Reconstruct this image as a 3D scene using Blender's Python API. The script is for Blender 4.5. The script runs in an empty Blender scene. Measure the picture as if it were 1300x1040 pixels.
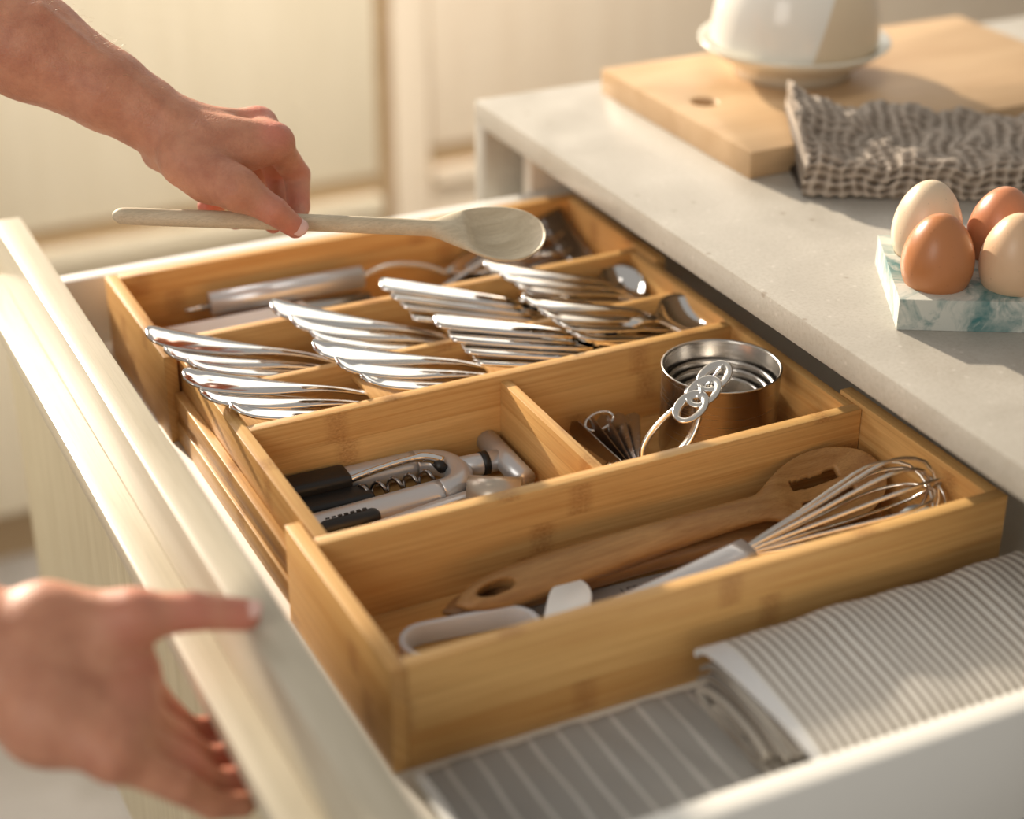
import bpy, bmesh, math, random
import numpy as np
from mathutils import Vector, Matrix
random.seed(4); rng = np.random.RandomState(7)
S = 0.01                      # every length below is written in centimetres; z = 0 is the drawer's bottom board
FLOOR = -79.0

# ------------------------------------------------------------------ camera, world, lights, exposure
sc = bpy.context.scene
cam_d = bpy.data.cameras.new('camera'); cam = bpy.data.objects.new('camera', cam_d); sc.collection.objects.link(cam)
F, PITCH, YAW, ROLL = 2263.6, 0.48959, 1.11006, 0.00364
fw = Vector((0.39239678, 0.79048925, -0.47026749)); rt = fw.cross(Vector((0, 0, 1))).normalized(); up = rt.cross(fw)
c, s = math.cos(ROLL), math.sin(ROLL)
r2, u2 = c*rt + s*up, -s*rt + c*up
cam.matrix_world = Matrix(((r2.x, u2.x, -fw.x, -24.584*S), (r2.y, u2.y, -fw.y, -61.984*S), (r2.z, u2.z, -fw.z, 55.068*S), (0, 0, 0, 1)))
cam_d.sensor_width = 36; cam_d.lens = F*36/1300; cam_d.clip_start = 0.02
cam_d.dof.use_dof = True; cam_d.dof.focus_distance = 1.045; cam_d.dof.aperture_fstop = 3.0
sc.camera = cam
sc.view_settings.view_transform = 'Standard'; sc.view_settings.look = 'None'
sc.view_settings.exposure = 0.27; sc.view_settings.gamma = 1.0; sc.view_settings.use_curve_mapping = False
w = bpy.data.worlds.new('world'); sc.world = w; w.use_nodes = True
w.node_tree.nodes['Background'].inputs[0].default_value = (1.0, 0.95, 0.89, 1)
w.node_tree.nodes['Background'].inputs[1].default_value = 0.32
sun_d = bpy.data.lights.new('sun', 'SUN'); sun = bpy.data.objects.new('sun', sun_d); sc.collection.objects.link(sun)
sun_d.energy = 6.4; sun_d.color = (1.0, 0.87, 0.70); sun_d.angle = math.radians(1.2)
sun.rotation_euler = Vector((-0.16, 1.0, 0.36)).to_track_quat('Z', 'Y').to_euler()
def area(name, loc, target, sx, sy, power, col):
    d = bpy.data.lights.new(name, 'AREA'); o = bpy.data.objects.new(name, d); sc.collection.objects.link(o)
    d.shape = 'RECTANGLE'; d.size = sx*S; d.size_y = sy*S; d.energy = power; d.color = col
    o.location = Vector(loc)*S; o.rotation_euler = (Vector(loc)-Vector(target)).to_track_quat('Z', 'Y').to_euler()
    return o
area('window_light_left', (-40, 200, 100), (10, 25, 0), 90, 70, 14.0, (1.0, 0.97, 0.93))
area('window_light_right', (150, 205, 110), (50, 30, 5), 100, 90, 3.5, (1.0, 0.92, 0.80))
area('room_light_front_left', (-150, -90, 110), (5, 10, 0), 90, 90, 9.0, (1.0, 0.94, 0.86))
fill_ = area('far_cabinet_fill', (45, 60, 120), (45, 150, -35), 80, 60, 4.2, (1.0, 0.93, 0.84)); fill_.data.spread = math.radians(75)  # added unseen fill, aimed away from the island to brighten the far cabinets

# ------------------------------------------------------------------ mesh helpers
def mesh(name, V, Fc, mat, smooth=True, bevel=0.0, seg=2):
    me = bpy.data.meshes.new(name)
    me.from_pydata([tuple(float(a)*S for a in v) for v in V], [], [tuple(int(i) for i in f) for f in Fc])
    me.materials.append(mat)
    bm = bmesh.new(); bm.from_mesh(me)
    bmesh.ops.recalc_face_normals(bm, faces=bm.faces)
    if bevel:
        ed = [e for e in bm.edges if len(e.link_faces) == 2 and e.calc_face_angle() > 0.6]
        bmesh.ops.bevel(bm, geom=ed, offset=bevel*S, segments=seg, profile=0.5, affect='EDGES')
    bm.to_mesh(me); bm.free()
    if smooth: me.shade_smooth()
    if smooth and (bevel or smooth == 'auto'):
        me.set_sharp_from_angle(angle=math.radians(40))
    return me
def thing(name, label, cat, base=(0, 0, 0), group=None, kind=None):
    o = bpy.data.objects.new(name, None); sc.collection.objects.link(o)
    o.empty_display_size = 0.02
    o.location = Vector(base)*S; o['label'] = label; o['category'] = cat
    if group: o['group'] = group
    if kind: o['kind'] = kind
    return o
def part(name, VF, mat, parent=None, world=True, smooth=True, bevel=0.0, label=None, **kw):
    """V in world cm (world=True) or in the parent's own frame."""
    V, Fc = VF; V = np.array(V, float)
    if parent is not None and world:
        b = Vector((0, 0, 0)); p = parent
        while p: b = b + p.location; p = p.parent
        V = V - np.array(b)/S
    o = bpy.data.objects.new(name, mesh(name, V, Fc, mat, smooth, bevel, **kw)); sc.collection.objects.link(o)
    if parent is not None: o.parent = parent
    if label: o['label'] = label
    return o
def tag(o, label=None, cat=None, group=None, kind=None):
    for k, v in (('label', label), ('category', cat), ('group', group), ('kind', kind)):
        if v: o[k] = v
    return o
def copy_tree(o, parent=None):
    n = o.copy(); sc.collection.objects.link(n)
    if parent: n.parent = parent
    for ch in [k for k in bpy.data.objects if k.parent == o]: copy_tree(ch, n)
    return n
def join(*vfs):
    V, Fc = [], []
    for v, f in vfs:
        n = len(V); V += [tuple(p) for p in v]; Fc += [tuple(i+n for i in q) for q in f]
    return V, Fc
def box(x0, x1, y0, y1, z0, z1):
    V = [(x, y, z) for x in (x0, x1) for y in (y0, y1) for z in (z0, z1)]
    return V, [(0, 1, 3, 2), (4, 6, 7, 5), (0, 4, 5, 1), (2, 3, 7, 6), (0, 2, 6, 4), (1, 5, 7, 3)]
def xf(VF, M=None, loc=(0, 0, 0), rz=0, ry=0, rx=0):
    M = M or (Matrix.Rotation(rz, 3, 'Z') @ Matrix.Rotation(ry, 3, 'Y') @ Matrix.Rotation(rx, 3, 'X'))
    M = np.array(M); return (np.array(VF[0], float) @ M.T + np.array(loc)), VF[1]
def loft(rings, cap=True, close=False):
    n = len(rings[0]); V = [p for r in rings for p in r]; Fc = []
    m = len(rings)
    for i in range(m if close else m-1):
        a, b = i*n, ((i+1) % m)*n
        for j in range(n): Fc.append((a+j, a+(j+1) % n, b+(j+1) % n, b+j))
    if cap and not close:
        Fc.append(tuple(range(n))[::-1]); Fc.append(tuple((m-1)*n+j for j in range(n)))
    return V, Fc
def tube(P, R, n=12, close=False, flat=1.0):
    P = [Vector(p) for p in P]; m = len(P)
    if not hasattr(R, '__len__'): R = [R]*m
    T = []
    for i in range(m):
        a = P[(i-1) % m] if (close or i > 0) else P[i]; b = P[(i+1) % m] if (close or i < m-1) else P[i]
        T.append((b-a).normalized())
    u = T[0].orthogonal().normalized() if abs(T[0].z) > .9 else T[0].cross(Vector((0, 0, 1))).normalized()
    rings = []
    for i in range(m):
        u = (u - T[i]*u.dot(T[i])).normalized(); v = T[i].cross(u)
        rings.append([tuple(P[i] + u*R[i]*math.cos(t) + v*R[i]*flat*math.sin(t)) for t in [2*math.pi*k/n for k in range(n)]])
    return loft(rings, close=close)
def rod(a, b, r, n=16, r1=None, rnd=0.0):
    a, b = Vector(a), Vector(b); r1 = r if r1 is None else r1
    if not rnd: return tube([a, b], [r, r1], n)
    d = (b-a).normalized(); P, R = [], []
    for k in range(4): t = math.pi/2*k/3; P.append(a + d*rnd*(1-math.sin(t))); R.append(r-rnd+rnd*math.sin(t)) if False else R.append(r-rnd+rnd*math.sin(t))
    for k in range(4): t = math.pi/2*(3-k)/3; P.append(b - d*rnd*(1-math.sin(t))); R.append(r1-rnd+rnd*math.sin(t))
    return tube(P, R, n)
def lathe(prof, cx, cy, n=64, close=False):
    rings = [[(cx+r*math.cos(2*math.pi*k/n), cy+r*math.sin(2*math.pi*k/n), z) for k in range(n)] for r, z in prof]
    return loft(rings, cap=not close, close=close)
def prism(poly, z0, z1):
    n = len(poly)
    V = [(x, y, z0) for x, y in poly] + [(x, y, z1) for x, y in poly]
    return V, [tuple(range(n))[::-1], tuple(range(n, 2*n))] + [(i, (i+1) % n, n+(i+1) % n, n+i) for i in range(n)]
def smooth_pts(P, k=6):
    """Catmull-Rom through the points."""
    P = [np.array(p, float) for p in P]; P = [2*P[0]-P[1]] + P + [2*P[-1]-P[-2]]; out = []
    for i in range(1, len(P)-2):
        for j in range(k):
            t = j/k; a, b, c_, d = P[i-1:i+3]
            out.append(.5*((2*b)+(-a+c_)*t+(2*a-5*b+4*c_-d)*t*t+(-a+3*b-3*c_+d)*t**3))
    out.append(P[-2]); return out
def interp(x, X, Y):
    return float(np.interp(x, X, Y))
def cubic(x, X, Y):
    """smooth interpolation (monotone-ish hermite)"""
    X = list(X); i = max(0, min(len(X)-2, int(np.searchsorted(X, x)-1)))
    h = X[i+1]-X[i]; t = min(1, max(0, (x-X[i])/h))
    def m(j):
        if j == 0 or j == len(X)-1: return 0 if j == 0 else (Y[-1]-Y[-2])/(X[-1]-X[-2])
        return (Y[j+1]-Y[j-1])/(X[j+1]-X[j-1])
    return (2*t**3-3*t*t+1)*Y[i]+(t**3-2*t*t+t)*h*m(i)+(-2*t**3+3*t*t)*Y[i+1]+(t**3-t*t)*h*m(i+1)
def shell(fn, nu, nv, th, hole=None):
    """closed sheet: fn(u, v) -> centre point, thickness th (number or function); hole(u, v) drops cells"""
    top, bot = [], []
    for i in range(nu+1):
        for j in range(nv+1):
            u, v = i/nu, j/nv*2-1; p = fn(u, v); t = th(u, v) if callable(th) else th
            top.append((p[0], p[1], p[2]+t/2)); bot.append((p[0], p[1], p[2]-t/2))
    V = top+bot; N = len(top); w_ = nv+1; Fc = []; edge = {}
    def e(a, b):
        k = (min(a, b), max(a, b)); edge.setdefault(k, []).append((a, b))
    for i in range(nu):
        for j in range(nv):
            if hole and hole((i+.5)/nu, (j+.5)/nv*2-1): continue
            q = (i*w_+j, (i+1)*w_+j, (i+1)*w_+j+1, i*w_+j+1)
            Fc.append(q); Fc.append(tuple(N+k for k in q[::-1]))
            for k in range(4): e(q[k], q[(k+1) % 4])
    for k, l in edge.items():
        if len(l) == 1:
            a, b = l[0]; Fc.append((b, a, N+a, N+b))
    used = sorted({i for f in Fc for i in f}); mp = {o: n for n, o in enumerate(used)}
    return [V[i] for i in used], [tuple(mp[i] for i in f) for f in Fc]

# ------------------------------------------------------------------ material helpers
class N:
    def __init__(s, name):
        s.m = bpy.data.materials.new(name); s.m.use_nodes = True; s.t = s.m.node_tree
        s.b = s.t.nodes['Principled BSDF']
    def n(s, ty, ins=None, out=0, **kw):
        nd = s.t.nodes.new(ty)
        for k, v in kw.items(): setattr(nd, k, v)
        for k, v in (ins or {}).items():
            if isinstance(v, bpy.types.NodeSocket): s.t.links.new(v, nd.inputs[k])
            else: nd.inputs[k].default_value = v
        return nd.outputs[out]
    def math(s, op, a, b=0.0, c=0.0): return s.n('ShaderNodeMath', {0: a, 1: b, 2: c}, operation=op)
    def co(s): return s.n('ShaderNodeTexCoord', out=3)
    def xyz(s, v):
        nd = s.t.nodes.new('ShaderNodeSeparateXYZ'); s.t.links.new(v, nd.inputs[0]); return nd.outputs
    def vec(s, a, b, c): return s.n('ShaderNodeCombineXYZ', {0: a, 1: b, 2: c})
    def noise(s, v, scale, detail=3, rough=.5, dist=0.0, out=0): return s.n('ShaderNodeTexNoise', {'Vector': v, 'Scale': scale, 'Detail': detail, 'Roughness': rough, 'Distortion': dist}, out=out)
    def ramp(s, f, stops):
        nd = s.t.nodes.new('ShaderNodeValToRGB'); s.t.links.new(f, nd.inputs[0]); e = nd.color_ramp.elements
        while len(e) < len(stops): e.new(.5)
        for i, (p, c_) in enumerate(stops):
            e[i].position = p; e[i].color = (c_, c_, c_, 1) if not hasattr(c_, '__len__') else (*c_, 1)
        return nd.outputs[0]
    def mix(s, f, a, b, mode='MIX'):
        nd = s.t.nodes.new('ShaderNodeMix'); nd.data_type = 'RGBA'; nd.blend_type = mode
        for k, v in ((0, f), (6, a), (7, b)):
            if isinstance(v, bpy.types.NodeSocket): s.t.links.new(v, nd.inputs[k])
            elif k == 0: nd.inputs[k].default_value = v
            else: nd.inputs[k].default_value = (*v, 1)
        return nd.outputs[2]
    def bump(s, h, strength=.2, dist=.001):
        s.t.links.new(s.n('ShaderNodeBump', {'Height': h, 'Strength': strength, 'Distance': dist}), s.b.inputs['Normal'])
    def set(s, **kw):
        for k, v in kw.items():
            k = k.replace('_', ' ')
            if isinstance(v, bpy.types.NodeSocket): s.t.links.new(v, s.b.inputs[k])
            elif hasattr(v, '__len__') and len(v) == 3 and k != 'Subsurface Radius': s.b.inputs[k].default_value = (*v, 1)
            else: s.b.inputs[k].default_value = v
        return s.m
def plain(name, col, rough=.5, metal=0.0, var=.06, scale=60, **kw):
    k = N(name); co = k.co()
    nz = k.noise(co, scale, 4)
    a = tuple(x*(1-var) for x in col); b = tuple(min(1, x*(1+var)) for x in col)
    return k.set(Base_Color=k.mix(nz, a, b), Roughness=rough, Metallic=metal, **kw)
def bamboo(name, axis, light=(.78, .50, .20), dark=(.55, .275, .08)):
    k = N(name); o = k.xyz(k.co())
    u = o[0] if axis == 'x' else o[1]
    v = k.math('ADD', o[2], o[1] if axis == 'x' else o[0])
    strip = k.math('FLOOR', k.math('DIVIDE', v, .019))
    r = k.n('ShaderNodeTexWhiteNoise', {'W': strip}, noise_dimensions='1D')
    r2_ = k.n('ShaderNodeTexWhiteNoise', {'W': k.math('ADD', strip, 17.3)}, noise_dimensions='1D')
    fib = k.noise(k.vec(k.math('MULTIPLY', u, 9.0), k.math('MULTIPLY', v, 420.0), k.math('MULTIPLY', r, 9.0)), 1.0, 4, .6)
    fine = k.noise(k.vec(k.math('MULTIPLY', u, 30.0), k.math('MULTIPLY', v, 1700.0), 0.0), 1.0, 3, .7)
    broad = k.noise(k.vec(k.math('MULTIPLY', u, 5.0), k.math('MULTIPLY', v, 60.0), r), 1.0, 2)
    t = k.math('ADD', k.math('MULTIPLY', fib, .75), k.math('ADD', k.math('MULTIPLY', r, .16), k.math('MULTIPLY', broad, .35)))
    col = k.mix(k.ramp(t, [(.38, 0.0), (.85, 1.0)]), light, dark)
    col = k.mix(k.ramp(fine, [(.50, 0.0), (.72, .30)]), col, tuple(x*.62 for x in dark))
    wob = k.math('MULTIPLY', k.noise(k.vec(k.math('MULTIPLY', u, 60.0), k.math('MULTIPLY', v, 90.0), r), 1.0, 2), .03)
    ph = k.math('FRACT', k.math('ADD', k.math('ADD', k.math('DIVIDE', u, .205), wob), k.math('MULTIPLY', r2_, 1.0)))
    d = k.math('ABSOLUTE', k.math('SUBTRACT', ph, .5))
    node = k.ramp(d, [(.0, 1.0), (.022, .75), (.045, 0.0)])
    node = k.math('MULTIPLY', node, k.ramp(k.noise(k.vec(k.math('MULTIPLY', u, 500.0), k.math('MULTIPLY', v, 900.0), 0.0), 1.0, 2), [(.35, .25), (.7, 1.0)]))
    col = k.mix(k.math('MULTIPLY', node, .65), col, (.28, .10, .025))
    seam = k.ramp(k.math('ABSOLUTE', k.math('SUBTRACT', k.math('FRACT', k.math('DIVIDE', v, .019)), .5)), [(.480, 0.0), (.498, .35)])
    col = k.mix(seam, col, tuple(x*.7 for x in dark))
    k.bump(fib, .12, .0004)
    return k.set(Base_Color=col, Roughness=.42, Specular_IOR_Level=.4)
def wood(name, axis, light, dark, rough=.5, uf=7.0, vf=70.0, streak=.5, spec=.4):
    k = N(name); o = k.xyz(k.co())
    i = 'xyz'.index(axis); u = o[i]; p, q = [o[j] for j in range(3) if j != i]
    g = k.noise(k.vec(k.math('MULTIPLY', u, uf), k.math('MULTIPLY', p, vf), k.math('MULTIPLY', q, vf)), 1.0, 5, .6, .6)
    f = k.noise(k.vec(k.math('MULTIPLY', u, uf*5), k.math('MULTIPLY', p, vf*14), k.math('MULTIPLY', q, vf*14)), 1.0, 3, .6)
    col = k.mix(k.ramp(g, [(.3, 0.0), (.7, 1.0)]), light, dark)
    col = k.mix(k.ramp(f, [(.48, 0.0), (.75, streak)]), col, tuple(x*.6 for x in dark))
    k.bump(f, .12, .0004)
    return k.set(Base_Color=col, Roughness=rough, Specular_IOR_Level=spec)
M = {}
M['bx'] = bamboo('bamboo_grain_along_x', 'x'); M['by'] = bamboo('bamboo_grain_along_y', 'y')
M['birch_y'] = wood('pale_birch_lengthwise', 'y', (.60, .54, .42), (.50, .44, .32), .36, 5, 90, .35)
M['birch_z'] = wood('pale_birch_upright', 'z', (.46, .40, .27), (.36, .30, .19), .45, 5, 90, .45)
M['back_z'] = wood('cream_veneer_upright', 'z', (.84, .74, .56), (.78, .68, .50), .5, 3, 30, .12)
M['back_warm'] = wood('warm_veneer_upright', 'z', (.90, .77, .60), (.84, .70, .53), .5, 3, 30, .12)
M['reveal'] = wood('brown_handle_rail_veneer', 'x', (.50, .36, .21), (.42, .29, .16), .5, 3, 30, .2)
M['white'] = plain('white_lacquered_steel', (.80, .78, .72), .35, 0, .02)
M['whiteboard'] = plain('white_melamine_board', (.74, .69, .60), .45, 0, .03, 200)
M['dark'] = plain('near_black_board', (.055, .045, .035), .6)  # near-black tone, only on the island's back panel
M['carcass'] = plain('grey_beige_board', (.42, .38, .31), .5, 0, .06, 30)
# stone
k = N('beige_grey_stone'); co = k.co()
a = k.noise(co, 14, 6, .6, .5); b_ = k.noise(co, 420, 3, .7); v1 = k.n('ShaderNodeTexVoronoi', {'Vector': co, 'Scale': 95.0}); v2 = k.n('ShaderNodeTexVoronoi', {'Vector': co, 'Scale': 38.0})
col = k.mix(k.ramp(a, [(.3, 0.0), (.7, 1.0)]), (.36, .33, .28), (.46, .43, .375))
col = k.mix(k.ramp(b_, [(.45, 0.0), (.75, .5)]), col, (.28, .235, .18))
col = k.mix(k.ramp(v1, [(.06, .38), (.16, 0.0)]), col, (.62, .59, .53))
col = k.mix(k.ramp(v2, [(.05, .6), (.10, 0.0)]), col, (.22, .17, .12))
k.bump(b_, .06, .0005); M['stone'] = k.set(Base_Color=col, Roughness=k.ramp(a, [(.3, .34), (.7, .46)]), Specular_IOR_Level=.45)
k = N('grey_floor_tile'); co = k.co(); a = k.noise(co, 7, 5, .6, .8)
M['tile'] = k.set(Base_Color=k.mix(k.ramp(a, [(.35, 0.0), (.65, 1.0)]), (.40, .36, .31), (.52, .48, .43)), Roughness=.45)
M['grout'] = plain('pale_grout', (.55, .52, .47), .8)
M['plaster'] = plain('cream_wall_plaster', (.80, .74, .62), .8, 0, .03, 8)
M['cut_x'] = wood('cutting_board_top_wood', 'x', (.64, .44, .25), (.52, .33, .17), .42, 5, 26, .25)
M['beech_old'] = wood('worn_grey_beech', 'x', (.72, .62, .45), (.56, .46, .31), .6, 10, 150, .5)
M['walnut'] = wood('oiled_brown_wood', 'x', (.34, .185, .075), (.20, .09, .03), .42, 12, 130, .55)
M['walnut_light'] = wood('oiled_golden_wood', 'x', (.46, .27, .105), (.28, .135, .045), .4, 12, 130, .55)
def metal(name, col=(.80, .77, .73), rough=.08, aniso=False):
    k = N(name); co = k.co(); nz = k.noise(co, 35, 3)
    if aniso:
        o = k.xyz(co); nz = k.noise(k.vec(k.math('MULTIPLY', o[0], 6.0), k.math('MULTIPLY', o[1], 6.0), k.math('MULTIPLY', o[2], 900.0)), 1.0, 3)
        k.bump(nz, .03, .0002)
    return k.set(Base_Color=k.mix(nz, tuple(x*.96 for x in col), col), Metallic=1.0, Roughness=k.ramp(nz, [(.3, rough*.8), (.7, rough*1.3)]))
M['steel'] = metal('polished_steel', (.82, .80, .77), .07)
M['brushed'] = metal('brushed_steel', (.60, .56, .51), .22, True)
M['satinsteel'] = metal('satin_steel', (.74, .71, .66), .2)
M['darksteel'] = metal('dark_steel', (.34, .31, .29), .25)
M['satin'] = plain('satin_silver_metal', (.60, .60, .61), .30, .55, .02)
M['wire'] = metal('whisk_steel_wire', (.78, .74, .68), .16)
M['blackplastic'] = plain('black_plastic', (.012, .011, .010), .45, 0, .2)
M['greyplastic'] = plain('pale_grey_plastic', (.64, .64, .66), .38, 0, .03)
M['whiteplastic'] = plain('white_plastic', (.86, .86, .83), .35, 0, .02)
M['greyblade'] = plain('satin_grey_blade', (.50, .48, .45), .35, .5, .04)
M['blueplastic'] = plain('blue_grey_plastic', (.20, .22, .23), .5)
M['ink'] = plain('dark_engraved_lettering', (.10, .09, .085), .6)
M['lightink'] = plain('pale_stamped_lettering', (.62, .56, .48), .5)

# ------------------------------------------------------------------ the setting
def struct(name, VF, mat, parent=None, **kw):
    o = part(name, VF, mat, parent, **kw)
    if parent is None: o['kind'] = 'structure'
    return o
fl = struct('floor', box(-120, 260, -80, 230, FLOOR-3, FLOOR-.25), M['grout'], smooth=False)
tile = None
for i in range(-2, 3):
    for j in range(-1, 3):
        x0, y0 = i*60+6, j*60+10
        if tile is None:
            tile = part('tile', xf(box(.15, 59.85, .15, 59.85, -.25, 0)), M['tile'], fl, world=False, bevel=.1, seg=1); t_ = tile
        else:
            t_ = tile.copy(); sc.collection.objects.link(t_)
        t_.location = Vector((x0, y0, FLOOR))*S
WY = 212
struct('wall_back', join(box(-120, 260, WY, WY+12, FLOOR-.25, 22), box(-120, 260, WY, WY+12, 168, 185), box(-120, -112, WY, WY+12, 22, 168), box(252, 260, WY, WY+12, 22, 168)), M['plaster'], smooth=False)
wf = join(box(-112, 252, WY+3, WY+8, 22, 25), box(-112, 252, WY+3, WY+8, 165, 168), box(-112, -109, WY+3, WY+8, 25, 165), box(249, 252, WY+3, WY+8, 25, 165))
struct('window_1', wf, M['white'], smooth=False)

# background base cabinets (seen blurred): two units under one worktop
BY = 150
def cabinet(name_x0, x1, mat, label, doors, zt, zb):
    x0 = name_x0
    t = thing('base_cabinet', label, 'cabinet', ((x0+x1)/2, BY+30, FLOOR), 'base cabinets along the far wall')
    part('cabinet_body', box(x0+.3, x1-.3, BY+2.2, WY-2, FLOOR+9, 8), M['carcass'], t, smooth=False)
    part('toe_kick', box(x0, x1, BY+5, BY+7, FLOOR, FLOOR+9), M['reveal'], t, smooth=False)
    for a, b in doors:
        part('drawer_front', box(a+.2, b-.2, BY, BY+2, zt, 5), mat, t, bevel=.15)
        part('handle_rail', box(a+.2, b-.2, BY+.6, BY+2, zb, zt), M['reveal'], t, smooth=False)
        part('handle_rail', box(a+.2, b-.2, BY-1.8, BY+.8, zb-2.2, zb), mat, t, bevel=.15)
        part('drawer_front', box(a+.2, b-.2, BY, BY+2, FLOOR+9.5, zb-2.2), mat, t, bevel=.15)
    return t
cabinet(-60, 60.6, M['back_z'], 'cream veneered base cabinet on the left of the blurred far wall', [(-60, 0), (0, 60.6)], -30.2, -33)
part('side_gap', box(60.6, 62.75, BY+1, BY+3, FLOOR+9, 5), M['reveal'], bpy.data.objects['base_cabinet'], smooth=False)
cabinet(62.8, 200, M['back_warm'], 'warm cream base cabinet right of the brown vertical gap in the far wall', [(68, 132), (132, 200)], -27.5, -30.5)
part('stile', box(62.8, 67.8, BY-.5, BY+2, FLOOR+9, 5), M['back_warm'], bpy.data.objects['base_cabinet.001'], bevel=.15)
o = part('worktop', box(-61, 201, BY-2, WY, 8, 11), M['stone'], bevel=.2); tag(o, 'stone worktop over the far wall cabinets, above the frame', 'worktop')

# ------------------------------------------------------------------ the island: stone countertop with carcass
CX, CE, CZ = 32.3, 59.4, 11.0
t = thing('kitchen_island', 'beige grey stone island with an open end bay, above the drawer', 'kitchen island', (65, 0, FLOOR))
part('countertop', box(CX, 112, -70, CE, CZ-1.85, CZ), M['stone'], t, bevel=.12)
part('end_panel', box(CX, 112, CE-1.9, CE, FLOOR, CZ-1.86), M['stone'], t, bevel=.1)
part('side_panel', box(34.5, 110, 53.75, 55.3, FLOOR+8, CZ-1.86), M['whiteboard'], t, bevel=.05)
part('side_panel', box(CX+1, 110, -18.5, -16.9, FLOOR+8, CZ-1.86), M['carcass'], t, bevel=.05)
part('inner_panel', box(CX+6, CX+7.5, 55.35, CE-1.95, FLOOR+8, CZ-1.86), M['carcass'], t, smooth=False)
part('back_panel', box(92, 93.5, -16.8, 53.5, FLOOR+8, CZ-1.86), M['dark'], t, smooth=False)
part('cabinet_bottom', box(CX+1, 91.9, -16.8, 53.5, FLOOR+8, FLOOR+9.6), M['carcass'], t, smooth=False)

# ------------------------------------------------------------------ the drawer
FX = -3.7; FT = 2.0; FZ = 8.24; FE = 57.6
d = thing('drawer', 'open white drawer with a pale birch front and stepped handle lip', 'drawer', (15, 20, 0))
DY0, DY1 = -12.7, 52.3
part('bottom_board', box(FX+.05, 46, DY0, DY1, -1.6, 0), M['whiteboard'], d, bevel=.03)
part('drawer_side', box(FX+.05, 46, DY0-1.4, DY0, -2, 5), M['white'], d, bevel=.18)
part('drawer_side', box(FX+.05, 46, DY1, DY1+1.3, -2, 5), M['white'], d, bevel=.18)
part('drawer_back', box(46.02, 47.3, DY0-1.4, DY1+1.3, -2, 5), M['white'], d, bevel=.1)
fr = part('front_panel', box(FX-FT, FX, -24, FE, -26.7, FZ), M['birch_y'], d, bevel=.14)
part('handle_lip', box(FX-FT-1.85, FX-FT, -24, FE, 2.9, 4.25), M['birch_y'], d, bevel=.1)
part('front_facing', box(FX-FT-.22, FX-FT-.02, -23.9, FE-.05, -26.6, 2.4), M['birch_z'], d, bevel=.03)

# ------------------------------------------------------------------ the bamboo organizer
g = thing('drawer_organizer', 'expandable bamboo drawer organizer with three sections standing in the open drawer', 'organizer', (18, 25, 0))
H, HM, TW = 6.0, 5.8, .85
def P_(name, x0, x1, y0, y1, z0, z1, ax, bev=.05, label=None):
    return part(name, box(x0, x1, y0, y1, z0, z1), M['bx' if ax == 'x' else 'by'], g, bevel=bev, label=label)
# near section
P_('wall_board', TW, 36, 0, TW, .0, H, 'x'); P_('wall_board', 0, TW-.02, 0, 14.2, .0, H, 'y'); P_('wall_board', 35.15, 36, TW+.02, 14.2, 0, H, 'y')
P_('base_board', TW, 35.15, TW, 12, .05, .5, 'x')
# far section
P_('wall_board', TW, 36, 49.05, 49.9, .0, H, 'x'); P_('wall_board', 0, TW-.02, 36.0, 49.9, .0, H, 'y'); P_('wall_board', 35.15, 36, 36.0, 49.03, 0, H, 'y')
P_('base_board', TW, 35.15, 38.9, 49, .05, .5, 'x')
# middle body
P_('wall_board', 1.05, 35.1, 11.9, 12.7, .5, HM, 'x'); P_('wall_board', 1.05, 35.1, 38.25, 38.95, .5, HM, 'x')
P_('wall_board', 1.05, 1.85, 12.72, 38.23, .5, HM, 'y'); P_('wall_board', 34.4, 35.1, 12.72, 38.23, .5, HM, 'y')
P_('base_board', .9, 35.1, 12.0, 38.9, .0, .5, 'x')
P_('slide_rail', .45, 1.03, 14.3, 35.95, .0, 1.5, 'y'); P_('slide_rail', .62, 1.03, 12.4, 37.6, 1.52, 2.3, 'y'); P_('slide_rail', .45, 1.03, 14.3, 35.95, 2.32, 3.5, 'y')
P_('slide_rail', 35.12, 35.6, 14.3, 35.95, .0, 3.5, 'y')
P_('divider', 1.87, 34.38, 25.0, 25.75, .52, HM, 'x')
P_('divider', 17.8, 18.45, 12.72, 24.98, .52, HM-.35, 'y')
P_('divider', 1.87, 34.38, 31.7, 32.25, .52, HM-.55, 'x')
for ya, yb in ((25.77, 31.68), (32.27, 38.23)):
    for xa in (2.6, 10.6, 18.6, 25.6):
        V, Fc = box(xa, xa+5.6, ya, yb, 0, .35)
        V = [(x, y, z+4.25-(x-xa)*.27) for x, y, z in V]
        part('cutlery_ramp', (V, Fc), M['by'], g, bevel=.04)

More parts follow.
